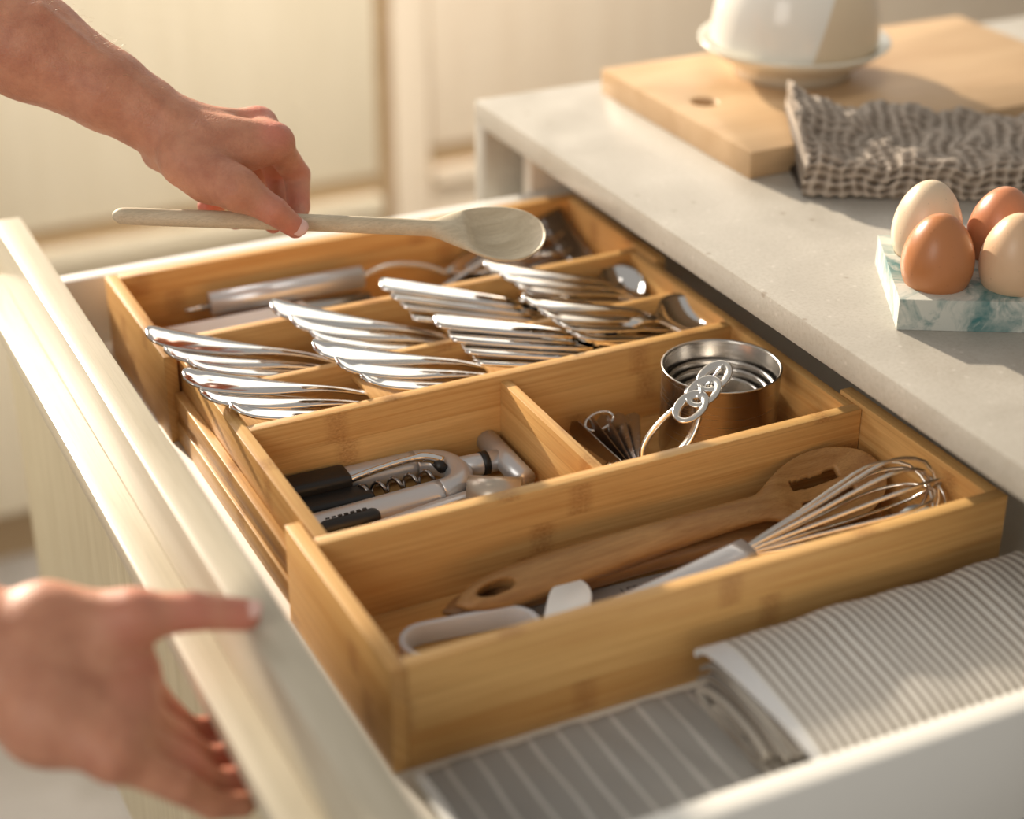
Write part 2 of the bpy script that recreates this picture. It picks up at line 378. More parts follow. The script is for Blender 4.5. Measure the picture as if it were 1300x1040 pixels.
# ------------------------------------------------------------------ cutlery: local frame, x from the handle's tip to the head
def util_shell(L, ws, zs, ds, th, nu=60, nv=12, hole=None):
    return shell(lambda u, v: (u*L, cubic(u, *ws)*v, cubic(u, *zs)+cubic(u, *ds)*(v*v-1)), nu, nv, th, hole)
def handle_end(u, r=.055):   # rounds the end of a handle
    return math.sqrt(max(0.0, 1-(1-min(1, u/r))**2))
def make_spoon(label, L=14.0):
    t = thing('teaspoon', label, 'spoon', (0, 0, 0))
    W = ([0, .06, .14, .3, .5, .66, .70, .74, .82, .9, .96, 1], [.95, 1.02, 1.0, .72, .36, .24, .26, .6, 1.45, 1.55, 1.1, .0])
    Zs = ([0, .1, .3, .6, .7, .8, .9, 1], [.12, .02, .12, .42, .25, .05, .08, .35])
    Ds = ([0, .1, .3, .6, .7, .76, .85, .93, 1], [-.08, -.12, -.12, -.05, .05, .35, .55, .4, .0])
    fn = lambda u, v: (u*L, max(.02, cubic(u, *W)*(.25+.75*handle_end(u) if u < .055 else 1))*v, cubic(u, *Zs)+cubic(u, *Ds)*(v*v-1))
    part('handle_and_bowl', shell(fn, 80, 14, .13), M['steel'], t, world=False)
    return t
def make_fork(label, L=19.0, wd=1.2):
    t = thing('table_fork', label, 'fork', (0, 0, 0))
    W = ([0, .06, .12, .25, .42, .55, .62, .68, .74, .8], [.88*wd, wd, wd, .80*wd, .42, .27, .27, .45, 1.0, 1.2])
    Zs = ([0, .08, .25, .5, .65, .8], [.25, .06, .05, .35, .2, -.1])
    Ds = ([0, .1, .3, .5, .7, .8], [-.08, -.12, -.12, -.06, .02, .06])
    fn = lambda u, v: (u*.8*L, cubic(u*.8, *W)*(.3+.7*handle_end(u*.8, .04) if u*.8 < .04 else 1)*v, cubic(u*.8, *Zs)+cubic(u*.8, *Ds)*(v*v-1))
    part('handle', shell(fn, 64, 12, .15), M['steel'], t, world=False)
    for y in (-.93, -.31, .31, .93):
        part('tine', tube([(L*.795, y, -.1), (L*.87, y, -.25), (L*.95, y, -.12), (L, y*.95, .2)], [.17, .15, .12, .04], 8, flat=.6), M['steel'], t, world=False)
    return t
def make_knife(label, L=20.0):
    t = thing('table_knife', label, 'knife', (0, 0, 0))
    P, R = [], []
    for u, w_, h in ((0, .5, .12), (.006, .75, .15), (.02, .90, .17), (.08, .95, .18), (.25, .86, .19), (.42, .62, .2), (.48, .5, .2)):
        P.append([(u*L, w_*math.copysign(abs(math.cos(a))**.55, math.cos(a)), h*math.copysign(abs(math.sin(a))**.55, math.sin(a))) for a in [2*math.pi*k/16 for k in range(16)]])
    part('handle', loft(P), M['steel'], t, world=False)
    bl = [(.48, -.5, .3), (.53, -.85, .75), (.75, -.95, .85), (.92, -.8, .75), (1.0, .3, .45)]
    V, Fc = prism([(u*L, a) for u, a, b in bl]+[(u*L, b) for u, a, b in bl[::-1]], -.06, .06)
    part('blade', (V, Fc), M['steel'], t, world=False, smooth=False)
    return t
def place(t, tip, yaw, pitch, roll=0):
    t.location = Vector(tip)*S; t.rotation_euler = (roll, math.radians(pitch), math.radians(yaw))
fork0 = make_fork('x'); knife0 = make_knife('x'); spoon0 = make_spoon('x')
used = set()
def put(kind, src, tip, yaw, pitch, label, group, roll=0.0):
    t = src if src.name not in used else copy_tree(src)
    used.add(t.name); used.add(src.name)
    place(t, tip, yaw, pitch, roll); t['label'] = label; t['group'] = group
ORD = ['topmost', 'second from top', 'third from top', 'lowest']
def pile(kind, src, tips, yaw, pitch, what, where, group):
    n = len(tips)
    for i, tp in enumerate(tips):
        o_ = ORD[i] if i < n-1 else 'lowest'
        put(kind, src, tp, yaw + 1.6*i, pitch, f'polished steel {what}, {o_} in {where}', group, roll=.05-.05*i)
G1 = 'forks fanned in the cutlery section'; G2 = 'knives stacked in the cutlery section'; G3 = 'spoons fanned in the cutlery section'
pile('fork', fork0, [(-.8, 37.0, 7.25), (-.1, 35.7, 6.6), (.9, 34.8, 6.05)], -12, 16.0, 'fork', 'the far-row pile at the drawer front', G1)
pile('fork', fork0, [(-.5, 30.3, 7.25), (.1, 29.0, 6.65), (1.4, 27.7, 6.05)], -6, 16.0, 'fork', 'the near-row pile at the drawer front', G1)
pile('fork', fork0, [(7.5, 37.6, 7.2), (8.3, 36.3, 6.65), (9.1, 35.2, 6.1)], -16, 16.0, 'fork', 'the second far-row pile', G1)
pile('fork', fork0, [(7.8, 30.8, 7.2), (8.7, 29.3, 6.65), (9.7, 28.0, 6.05)], -8, 16.0, 'fork', 'the second near-row pile', G1)
pile('knife', knife0, [(15.3, 38.0, 7.25), (15.7, 37.2, 6.8), (16.1, 36.6, 6.3), (16.4, 35.6, 5.75)], -19, 12.5, 'knife', 'the far-row knife stack', G2)
pile('knife', knife0, [(16.2, 31.3, 7.2), (16.7, 30.1, 6.6), (17.2, 29.1, 6.05), (17.6, 28.3, 5.5)], -12, 12.5, 'knife', 'the near-row knife stack', G2)
pile('spoon', spoon0, [(22.6, 37.6, 7.3), (23.3, 36.6, 6.85), (23.9, 35.8, 6.4), (24.3, 35.0, 5.95)], -10, 17.0, 'teaspoon', 'the far-row spoon pile', G3)
pile('spoon', spoon0, [(22.3, 31.0, 7.5), (22.9, 29.8, 7.0), (23.5, 28.9, 6.5), (24.1, 28.0, 6.0)], -2, 18.0, 'teaspoon', 'the near-row spoon pile by the cups', G3)
G4 = 'spoon bowls showing at the island end of the cutlery section'
for tp, yw, pt, ro, lb in (((23.0, 29.5, 4.45), 0, -2.0, .28, 'dark polished spoon with its bowl up at the end of the near row'), ((22.3, 35.4, 4.3), 6, -1.0, .28, 'dark polished spoon with its bowl against the far row end'), ((22.8, 33.8, 3.3), 4, 0.0, .1, 'spoon bowl lying low under the other far-row spoon bowl')):
    put('spoon', spoon0, tp, yw, pt, lb, G4, roll=ro)
    bpy.data.objects[[o for o in bpy.data.objects if o.get('label') == lb][0].name].scale = (.86, 1.28, 1.2)

# ------------------------------------------------------------------ far compartment: blurred serving tools
def frange(a, b, n): return [a+(b-a)*i/(n-1) for i in range(n)]
t = thing('serving_fork', 'steel serving tool with thick tube handle, upper of the two tube handles', 'serving tool', (12, 46.8, .5), 'tube handled tools in the far compartment')
part('tube_handle', rod((6.4, 47.2, 3.75), (17.5, 46.9, 3.75), .82, 28, rnd=.1), M['satin'], t)
part('hanging_rod', rod((4.6, 47.3, 3.5), (6.4, 47.2, 3.6), .2, 10), M['brushed'], t)
part('neck', tube(smooth_pts([(17.4, 46.9, 3.75), (19.5, 46.8, 4.3), (22, 46.6, 3.9), (24, 46.2, 3.0)]), .2, 10), M['brushed'], t)
part('blade', shell(lambda u, v: (24+u*5.0, 46.2+v*(.4+1.7*min(1, u*2.2))+u*1.2, 3.0+.1*u+.25*v*v), 14, 8, .12), M['brushed'], t)
t2 = thing('ladle', 'steel tool with thick tube handle, lower of the two tube handles', 'serving tool', (12, 45.6, .5), 'tube handled tools in the far compartment')
part('tube_handle', rod((6.6, 46.3, 2.3), (17.6, 45.9, 2.3), .78, 28, rnd=.1), M['brushed'], t2)
part('neck', tube(smooth_pts([(17.5, 45.9, 2.3), (21, 45.2, 1.9), (24, 44.6, 1.3), (26, 44.2, 1.2)]), .22, 10), M['brushed'], t2)
part('bowl', lathe([(.05, .62), (1.6, .75), (2.6, 1.4), (3.0, 2.4), (2.9, 2.4), (2.5, 1.5), (1.5, .87), (.05, .74)], 29, 44.0, 32), M['brushed'], t2)
t = thing('slotted_turner', 'large dark steel slotted turner at the blurred far end of the organizer', 'turner', (30, 46, .5))
def tf(u, v):
    wv = .7+3.4*min(1, u*1.9); return (21.5+u*13, 44.4+u*1.8+v*wv*.66, 1.7+2.4*u+.4*v*v+.9*v*u)
part('blade', shell(tf, 40, 26, .14, hole=lambda u, v: .35 < u < .85 and (int((v+1)*6.5) % 2 == 1) and abs(v) < .85), M['darksteel'], t)
part('handle', tube(smooth_pts([(21.6, 44.4, 1.7), (16, 43.0, 1.2), (10, 42.0, 1.0), (5, 41.6, .9)]), [.5]*19, 10, flat=.5), M['brushed'], t)
for i, (dy, z) in enumerate(((-1.5, 3.0), (0.1, 3.7), (1.7, 4.3))):
    nm = ['nearest', 'middle', 'farthest'][i]
    tt = thing('serving_tong', f'thin steel serving utensil lying on the slotted turner, {nm} of three', 'serving tool', (28, 44+dy, z), 'thin steel serving utensils on the turner')
    part('handle', tube(smooth_pts([(18, 40.8+dy*.5, z-1.6), (23, 42.6+dy*.8, z-.9), (28, 44.6+dy, z-.4), (31, 45.4+dy, z-.2)]), .22, 10, flat=.6), M['steel'], tt)
    part('head', shell(lambda u, v: (30.6+3.4*u, 45.4+dy+v*math.sin(math.pi*min(.97, u*.9+.08))*.75, z-.25+.25*v*v), 12, 8, .1), M['steel'], tt)
t = thing('scraper', 'flat pale grey scraper lying on the far compartment floor', 'scraper', (9, 43.5, .5))
V, Fc = prism([(2.0, 40.6), (12.6, 40.6), (12.8, 45.4), (2.2, 45.4)], 0, .2)
V = [(x, y, z+.55+(y-40.6)*.52) for x, y, z in V]
part('blade', (V, Fc), M['greyblade'], t, smooth=False)
V = [(x, y, z+.62+(y-40.6)*.52) for x, y, z in box(2.3, 12.5, 44.2, 45.3, .1, .5)[0]]
part('grip', (V, Fc), M['greyplastic'], t, bevel=.1)

# ------------------------------------------------------------------ corkscrew in the middle section
t = thing('corkscrew', 'silver lever corkscrew with black grips lying in the middle compartment', 'corkscrew', (9, 22.5, .5))
zc = 1.55
arc = [(11.7+1.9*math.sin(a), 22.4+1.9*math.cos(a)*1.0, zc) for a in frange(0, math.pi, 15)]
U = [(2.9, 24.2, zc), (6, 24.3, zc)] + [(11.2, 24.3, zc)] + arc + [(11.2, 20.5, zc), (6, 20.2, zc), (2.6, 20.1, zc)]
part('arm_frame', tube(smooth_pts(U, 3), .86, 20, flat=.9), M['satin'], t)
def rbox(x0, x1, y0, y1, z0, z1): return box(x0, x1, y0, y1, z0, z1)
part('black_grip', xf(rbox(0, 4.5, -.95, .95, 0, 1.9), loc=(2.8, 24.0, .62), rz=-.02), M['blackplastic'], t, bevel=.35, seg=3)
part('black_grip', xf(rbox(0, 4.3, -.85, .85, 0, 1.25), loc=(3.8, 22.4, .62), rz=-.02), M['blackplastic'], t, bevel=.3, seg=3)
part('black_grip', xf(rbox(0, 3.9, -.95, .95, 0, 1.55), loc=(3.6, 20.0, .62), rz=-.0), M['blackplastic'], t, bevel=.45, seg=3)
for i in range(7):
    part('grip_notch', xf(box(0, .28, -.35, .35, 0, .08), loc=(4.2+i*.38, 20.0, 2.15)), M['blackplastic'], t, bevel=.03)
hel = [(7.4+ (a/(2*math.pi))*1.02, 22.55+.42*math.cos(a), 1.5+.42*math.sin(a)) for a in frange(0, 2*math.pi*4.6, 90)]
part('screw_worm', tube(hel, [.13]*82+[.13]*8, 8), M['darksteel'], t)
part('lever', tube(smooth_pts([(7.0, 23.45, 2.0), (9.2, 23.4, 2.35), (11.6, 23.15, 2.6), (12.9, 22.8, 2.2)]), [.18]*12+[.25]*7, 12, flat=1.3), M['steel'], t)
part('pivot', rod((12.6, 22.2, 2.1), (12.6, 23.2, 2.1), .34, 16), M['blackplastic'], t)
part('neck', rod((13.5, 22.6, zc), (17.0, 22.5, zc), .72, 28, .66), M['satin'], t)
part('black_ring', rod((15.25, 22.55, zc), (15.7, 22.54, zc), .74, 28), M['blackplastic'], t)
part('crossbar_handle', rod((16.85, 24.9, zc+.05), (16.75, 19.6, zc+.05), .72, 28, rnd=.12), M['satin'], t)
t = thing('garlic_press', 'beige grey steel press with a thin arm, half hidden beside the corkscrew', 'press', (14.5, 18.2, .5))
part('barrel', rod((12.9, 19.3, 1.75), (15.6, 17.7, 1.75), 1.15, 32, rnd=.15), plain('worn_beige_metal', (.52, .46, .38), .35, .7, .12, 90), t)
part('arm', xf(box(0, 6.6, -.35, .35, 0, .35), loc=(6.6, 18.3, 1.6), rz=.14), M['satin'], t, bevel=.08)

# ------------------------------------------------------------------ measuring spoons and cups
t = thing('measuring_spoon_set', 'ring of dark steel measuring spoons standing in the compartment corner', 'measuring spoons', (24, 21, .5))
def mspoon(i):
    V, Fc = prism([(-.32, 0), (-.40, 1.6), (-.66, 4.6), (-.35, 5.1), (.35, 5.1), (.66, 4.6), (.40, 1.6), (.32, 0)], -.05, .05)
    o = xf((V, Fc), M=Matrix.Rotation(math.radians(12-9*i), 3, 'Z') @ Matrix.Rotation(math.radians(9), 3, 'X') @ Matrix.Rotation(math.radians(-(82-14*i)), 3, 'Y'))
    return o[0]+np.array((23.0+i*.22, 18.6, 1.3)), o[1]
for i in range(5):
    part('spoon_handle', mspoon(i), M['darksteel'], t, smooth=False)
    bw = [(r*(.95-.05*i), z*(1-.05*i)) for r, z in [(.05, -.72), (.5, -.66), (.85, -.42), (1.0, 0), (.94, 0), (.8, -.38), (.47, -.6), (.05, -.66)]]
    o = lathe(bw, 0, 0, 28); o = xf(o, M=Matrix.Rotation(math.radians(68), 3, 'Y'))
    part('spoon_bowl', (o[0]+np.array((21.9+i*.5, 17.7, 1.6)), o[1]), M['steel'], t)
rg = [(23.6+.95*math.cos(a), 22.9+.5*math.sin(a), 2.35+.35*math.sin(a+.6)) for a in [2*math.pi*k/28 for k in range(28)]]
part('key_ring', tube(rg, .07, 8, close=True), M['steel'], t)

cups = [(3.62, 5.9, .5), (3.22, 5.35, .75), (2.86, 5.05, 1.05), (2.45, 4.8, 1.35)]
CCX, CCY = 30.0, 19.3
for i, (r, h, zb) in enumerate(cups):
    nm = ['largest, outermost measuring cup of the nested steel set', 'second largest steel measuring cup, nested just inside the outer cup', 'third steel measuring cup inside the nested set', 'smallest, innermost measuring cup of the nested steel set'][i]
    tt = thing('measuring_cup', nm, 'measuring cup', (CCX, CCY, zb), 'nested steel measuring cups')
    cx, cy = CCX-.12*i, CCY-.18*i; zt = .5+h if i == 0 else h
    zt = 6.45 if i == 0 else (5.35, 5.1, 4.8)[i-1]
    part('cup_body', lathe([(.05, zb), (r-.45, zb), (r-.12, zb+.12), (r, zb+.5), (r, zt-.1), (r+.07, zt), (r-.02, zt+.03), (r-.1, zt-.1), (r-.1, zb+.55), (r-.25, zb+.25), (r-.5, zb+.1), (.05, zb+.1)], cx, cy, 96), M['brushed'], tt)
    # looped handle over the rim, towards the near left
    dirv = Vector((-.86, -.50, 0)).normalized(); side = Vector((-dirv.y, dirv.x, 0))
    p0 = Vector((cx, cy, zt)) + dirv*(r-.05)
    if i:
        ctr = Vector(((25.75, 15.9, 6.15), (27.0, 16.55, 6.55), (28.2, 17.3, 6.95))[i-1]); dd = Vector((dirv.x, dirv.y, -.32)).normalized(); nn = dd.cross(side)
        loop = [tuple(ctr + dd*(1.15*math.cos(a)) + side*(.72*math.sin(a))) for a in [2*math.pi*k/32 for k in range(32)]]
        part('handle_loop', tube(loop, .29, 12, close=True, flat=.5), M['satinsteel'], tt)
        e = ctr - dd*1.1
        part('handle_stem', tube(smooth_pts([tuple(p0+Vector((0, 0, -.15))), tuple(p0*.7+e*.3+Vector((0, 0, .75))), tuple(e)], 5), .36, 12, flat=.35), M['steel'], tt)
    else:
        a_, b_2 = Vector((26.3, 16.9, 5.75)), Vector((23.9, 16.7, 2.5)); dn = (b_2-a_).normalized(); side2 = Vector((.87, -.48, 0)); c0 = (a_+b_2)/2
        loop = [tuple(c0 + dn*(2.15*math.cos(a)) + side2*(1.22*math.sin(a)*(1.0+.16*math.cos(a)))) for a in [2*math.pi*k/48 for k in range(48)]]
        part('handle_loop', tube(loop, .37, 12, close=True, flat=.5), M['satinsteel'], tt)
        part('handle_stem', tube(smooth_pts([tuple(p0+Vector((0, 0, -.1))), tuple((p0+a_)/2+Vector((0, 0, .15))), tuple(a_-dn*.1)], 4), .5, 12, flat=.3), M['steel'], tt)

def spoon_w(u, hw, c0, a, wmax, back=1.9):
    if u >= c0: return max(.02, wmax*math.sqrt(max(0, 1-((u-c0)/a)**2)))
    t_ = min(1, (c0-u)/(a*back)); e_ = wmax*math.cos(t_*math.pi/2)**.9
    return (hw**4+e_**4)**.25
# ------------------------------------------------------------------ near compartment
def wooden_spoon(name, label, L, off, yaw, pitch, mat, slots=True, roll=0):
    t = thing(name, label, 'wooden spoon', off)
    t.rotation_euler = (roll, math.radians(pitch), math.radians(yaw))
    W = ([0, .02, .06, .12, .25, .45, .60, .68, .74, .80, .86, .92, .97, 1.0], [.05, .5, .95, 1.15, 1.15, .95, .85, 1.1, 2.0, 2.9, 3.15, 2.7, 1.6, .05])
    wf_ = lambda u: cubic(u, [0, .02, .06, .12, .25, .45, .62, .7], [.05, .5, .95, 1.15, 1.15, .95, .85, .85]) if u < .62 else spoon_w(u, .85, .875, .125, 2.6, 1.6)
    Zs = ([0, .3, .6, .75, .85, 1.0], [.0, .25, .15, -.15, -.1, .35])
    Ds = ([0, .65, .75, .80, .87, .95, 1.0], [-.05, -.08, .0, .45, .75, .5, .0])
    def th(u, v):
        base = cubic(u, [0, .04, .12, .5, .65, .8, 1.0], [.25, .85, 1.15, 1.05, .75, .45, .3])
        e_ = .25+.75*math.sqrt(max(0, 1-min(1, abs(v))**2.6)); q_ = max(0, min(1, (u-.74)/.05)); return base*e_*(1-q_) + .42*q_*(.5+.5*e_)
    def hole(u, v):
        x, y = u*L, wf_(u)*v
        if ((x-L*.085)/1.05)**2+(y/.42)**2 < 1: return True
        if slots:
            for yc, xa, xb in ((.95, .80, .915), (-.55, .80, .93)):
                if L*xa < x < L*xb and abs(y-yc) < .30: return True
        return False
    o = part('spoon_body', shell(lambda u, v: (u*L, wf_(u)*v, cubic(u, *Zs)+cubic(u, *Ds)*(v*v-1)), 260, 64, th, hole), mat, t, world=False)
    m = o.modifiers.new('soften', 'SMOOTH'); m.iterations = 4; m.factor = .5
    return t
wooden_spoon('wooden_spoon', 'slotted brown wooden spoon lying on top in the near compartment', 27.5, (7.3, 8.9, 2.0), .9, -2.2, M['walnut_light'], True, .42)
wooden_spoon('wooden_spoon', 'darker wooden spoon hidden under the slotted wooden spoon', 27.2, (6.9, 9.7, 1.15), -2.6, -.4, M['walnut'], False, .05)
t = thing('whisk', 'steel balloon whisk lying over the wooden spoons in the near compartment', 'whisk', (22, 5, 1))
A, B = Vector((14.2, 4.9, 1.75)), Vector((23.2, 5.4, 2.95)); ax = (B-A).normalized()
hv = []
for i, q in enumerate(frange(0, 1, 10)):
    p = A+(B-A)*q; sd = Vector((-ax.y, ax.x, 0)).normalized(); upv = sd.cross(ax)*-1
    w_ = interp(q, [0, .08, .5, .95, 1], [.55, .8, .72, .85, .82]); h = interp(q, [0, .08, .5, 1], [.3, .5, .5, .5])
    hv.append([tuple(p + sd*w_*math.copysign(abs(math.cos(a))**.5, math.cos(a)) + upv*h*math.copysign(abs(math.sin(a))**.5, math.sin(a))) for a in [2*math.pi*k_/20 for k_ in range(20)]])
part('handle', loft(hv), M['satin'], t)
ax = (Vector((34.9, 4.2, 4.7))-B).normalized(); sd = Vector((-ax.y, ax.x, 0)).normalized(); upv = ax.cross(sd)
if upv.z < 0: upv = -upv
for i in range(6):
    ang = math.pi*i/6+.2; e1 = sd*math.cos(ang)+upv*math.sin(ang)*.92
    LW = 12.0 - (.6 if i % 2 else 0); RW = 2.35
    base = B - ax*.2
    pts = []
    for sgn, us in ((1, frange(0, 1, 13)), (-1, frange(1, 0, 13)[1:])):
        for u in us:
            rr = cubic(u, [0, .25, .55, .8, .93, 1], [.22, .8, 1.9, RW, RW*.62, 0])
            xx = LW*cubic(u, [0, .5, .8, .93, 1], [0, .52, .82, .97, 1.0])
            pts.append(base + ax*xx + e1*rr*sgn + upv*(.1*u))
    part('wire', tube(smooth_pts(pts, 2), .11, 8), M['wire'], t)
# oval grey handle loop
t = thing('peeler', 'pale grey tool with an oval loop handle in the near left corner', 'kitchen tool', (6.7, 6.5, .5))
cen = Vector((7.25, 6.85, 1.15))
dxv = Vector((.993, -.12, 0)); dyv = Vector((.12, .993, 0))
def stadium(a, b, n=20):
    P = []
    for k_ in range(n): th_ = -math.pi/2+math.pi*k_/(n-1); P.append((a+b*math.cos(th_), b*math.sin(th_)))
    for k_ in range(n): th_ = math.pi/2+math.pi*k_/(n-1); P.append((-a+b*math.cos(th_), b*math.sin(th_)))
    return P
outer, inner = stadium(2.2, 1.6), stadium(2.2, 1.25); n = len(outer)
rings = []
for (po, pi_) in zip(outer, inner):
    rings.append([tuple(cen + dxv*x + dyv*y + Vector((0, 0, z))) for (x, y), z in ((po, -.62), (po, .62), (pi_, .62), (pi_, -.62))])
part('loop_handle', loft(rings, close=True), M['greyplastic'], t, bevel=.08)
t = thing('spatula', 'white rounded plastic handle end between the grey loop and the serrated tool', 'kitchen tool', (12, 6.5, .5))
st_ = [(-5.5, -1.05)] + [(0+1.9*math.cos(a), 1.15*math.sin(a)) for a in frange(-math.pi/2, math.pi/2, 14)] + [(-5.5, 1.05)]
part('handle', xf(prism(st_, -.3, .3), loc=(12.9, 6.6, 2.0), rz=.95), M['whiteplastic'], t, bevel=.12)
t = thing('grater', 'grey serrated steel tool with faint lettering beside the wooden spoons', 'kitchen tool', (17, 7, .5))
gp = [(11.0, 8.6), (21.5, 8.2), (24.0, 7.4), (24.0, 6.2), (19.6, 6.7)]
x = 19.4; k_ = 0
while x > 15.6: gp.append((x, 6.62-(19.4-x)*.02+(.13 if k_ % 2 else -.06))); x -= .19; k_ += 1
gp += [(15.3, 6.6), (15.0, 6.2), (14.9, 5.4), (11.0, 5.6)]
part('blade', prism(gp, .75, .9), M['greyblade'], t, smooth=False)
part('raised_spine', box(11.2, 23.8, 8.0, 8.25, .55, .74), M['greyblade'], t, smooth=False)
def text(body, size, loc, rot, mat, parent, ext=.01):
    cu = bpy.data.curves.new('lettering', 'FONT'); cu.body = body; cu.size = size*S; cu.extrude = ext*S; cu.align_x = 'CENTER'
    to = bpy.data.objects.new('tmp', cu); dg = bpy.context.evaluated_depsgraph_get(); sc.collection.objects.link(to)
    bpy.context.view_layer.update()
    me = bpy.data.meshes.new_from_object(to.evaluated_get(bpy.context.evaluated_depsgraph_get())); bpy.data.objects.remove(to)
    me.materials.clear(); me.materials.append(mat)
    o = bpy.data.objects.new('lettering', me); sc.collection.objects.link(o); o.parent = parent
    o.matrix_local = Matrix.Translation((Vector(loc)*S-parent.location)) @ rot.to_4x4(); return o
text('LERNEY', .75, (17.9, 7.3, .92), Matrix.Rotation(-.05, 3, 'Z'), M['ink'], t)
t = thing('bottle_stopper', 'small blue grey rubber piece under the whisk by the near wall', 'stopper', (31.5, 2.6, .5))
part('stopper_body', lathe([(.05, .5), (.95, .5), (1.05, .9), (.95, 3.2), (1.15, 3.6), (1.15, 4.3), (.9, 4.6), (.05, 4.65)], 32.2, 2.4, 24), M['blueplastic'], t)

# ------------------------------------------------------------------ towels in the drawer
def striped(name, period, base, stripe, duty, axis=0, extra=None, phase=0.0, thin=False):
    k = N(name); o = k.xyz(k.co()); x = k.math('ADD', o[axis], phase)
    wv = k.noise(k.co(), 30, 2); x = k.math('ADD', x, k.math('MULTIPLY', wv, .0012))
    f = k.math('FRACT', k.math('DIVIDE', x, period))
    st = k.ramp(f, [(0.0, 0.0), (.08, 1.0), (duty, 1.0), (min(.99, duty+.08), 0.0)])
    tz = k.xyz(k.co())
    wx = k.math('MULTIPLY', k.math('SINE', k.math('MULTIPLY', tz[0], 5200.0)), k.math('SINE', k.math('MULTIPLY', tz[1], 5200.0)))
    col = k.mix(st, base, stripe)
    if extra: col = k.mix(k.ramp(o[axis], [(0, 1.0), (1, 1.0)]) if False else k.math('LESS_THAN', o[axis], extra[0]), col, extra[1])
    nz = k.noise(k.co(), 900, 3, .7)
    col = k.mix(k.ramp(nz, [(.4, 0.0), (.8, .25)]), col, (.25, .23, .20))
    k.bump(nz, .35, .0006)
    return k.set(Base_Color=col, Roughness=.9, Specular_IOR_Level=.15, Sheen_Weight=.2)
m_flat = striped('grey_linen_with_pale_stripes', .0148, (.34, .33, .31), (.58, .565, .54), .14)
m_roll = striped('white_linen_with_taupe_stripes', .0056, (.74, .72, .67), (.29, .245, .205), .45, extra=(.014, (.74, .74, .74)))
t = thing('tea_towel', 'flat grey tea towel with pale stripes on the drawer bottom', 'tea towel', (8, -7, 0))
def flat(u, v):
    x = .9+u*33; y = -6.6+5.6*v
    return (x, y, .42+.10*math.sin(x*1.3)*math.sin(y*.9)+.05*math.sin(x*3.1+y))
V, Fc = shell(flat, 90, 24, .32)
part('cloth', (V, Fc), m_flat, t, world=True)
part('hem', tube(smooth_pts([(.75, -1.0, .5), (.8, -4, .55), (.7, -8, .5), (.8, -12.2, .5)], 5), .33, 10, flat=.8), plain('white_hem_cotton', (.74, .74, .72), .9, 0, .05, 300), t)
t = thing('tea_towel', 'rolled white tea towel with thin taupe stripes, lying on the flat towel', 'tea towel', (15.7, -6, .6))
outer_ = [(-1.3, 2.75), (-1.5, 3.2), (-2.6, 3.45), (-4.4, 3.35), (-6.4, 3.1), (-8.4, 2.8), (-10.2, 2.3), (-11.2, 1.6), (-11.1, 1.0), (-9.6, .72)]
fold_a = [(-1.7, 2.15), (-2.2, 2.65), (-3.6, 2.95), (-5.4, 2.85), (-7.4, 2.6), (-9.4, 2.1)]
fold_b = [(-1.6, 1.5), (-2.2, 2.0), (-3.4, 2.4), (-5.2, 2.45), (-7.2, 2.2), (-9.0, 1.75)]
spiral = [(-9.8, 1.1), (-8.4, .74), (-6.0, .72), (-4.0, .74), (-2.6, .95), (-2.2, 1.35), (-2.9, 1.75), (-4.3, 2.0), (-6.2, 1.9), (-7.6, 1.6), (-8.0, 1.3), (-7.0, 1.05), (-5.2, 1.0), (-3.9, 1.15), (-3.8, 1.45), (-4.9, 1.6), (-6.2, 1.5)]
def sheet(sp, thick, L=20.0, nx=60, x0=15.7, cut=0.0):
    c = smooth_pts([(0, y, z) for y, z in sp], 6); n = len(c)
    nor = []
    for i in range(n):
        a, b = c[max(0, i-1)], c[min(n-1, i+1)]; d_ = b-a; d_ /= np.linalg.norm(d_); nor.append(np.array((0, -d_[2], d_[1])))
    rings = []
    for k_ in range(nx+1):
        q_ = k_/nx; x = x0+L*q_; up_ = .10*math.sin(x*.55+1)+.06*math.sin(x*1.4)
        o_, i_ = [], []
        for i in range(n):
            q = c[i]; fr_ = np.clip((q[2]-.7)/3, 0, 1)
            base = np.array((x + cut*(1-q_)*np.clip((-1.3-q[1])/9, 0, 1) + .8*fr_*math.sin((q[1]+2)*.35)*q_, q[1], q[2]+up_*fr_*1.2*min(1, q_*4)))
            o_.append(tuple(base+nor[i]*thick/2)); i_.append(tuple(base-nor[i]*thick/2))
        rings.append(o_+i_[::-1])
    return loft(rings)
m_in = striped('taupe_linen_inner_shade', .0056, (.52, .48, .42), (.25, .21, .17), .46)  # darker copy of the roll's linen; shade between folds put into the colour
part('cloth', sheet(outer_, .2, cut=1.0), m_roll, t, smooth='auto')
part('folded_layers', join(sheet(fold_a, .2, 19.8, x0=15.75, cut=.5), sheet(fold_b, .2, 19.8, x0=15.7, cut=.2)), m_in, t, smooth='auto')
part('rolled_core', sheet(spiral, .24, 19.8, x0=15.4, cut=-.1), m_in, t, smooth='auto')

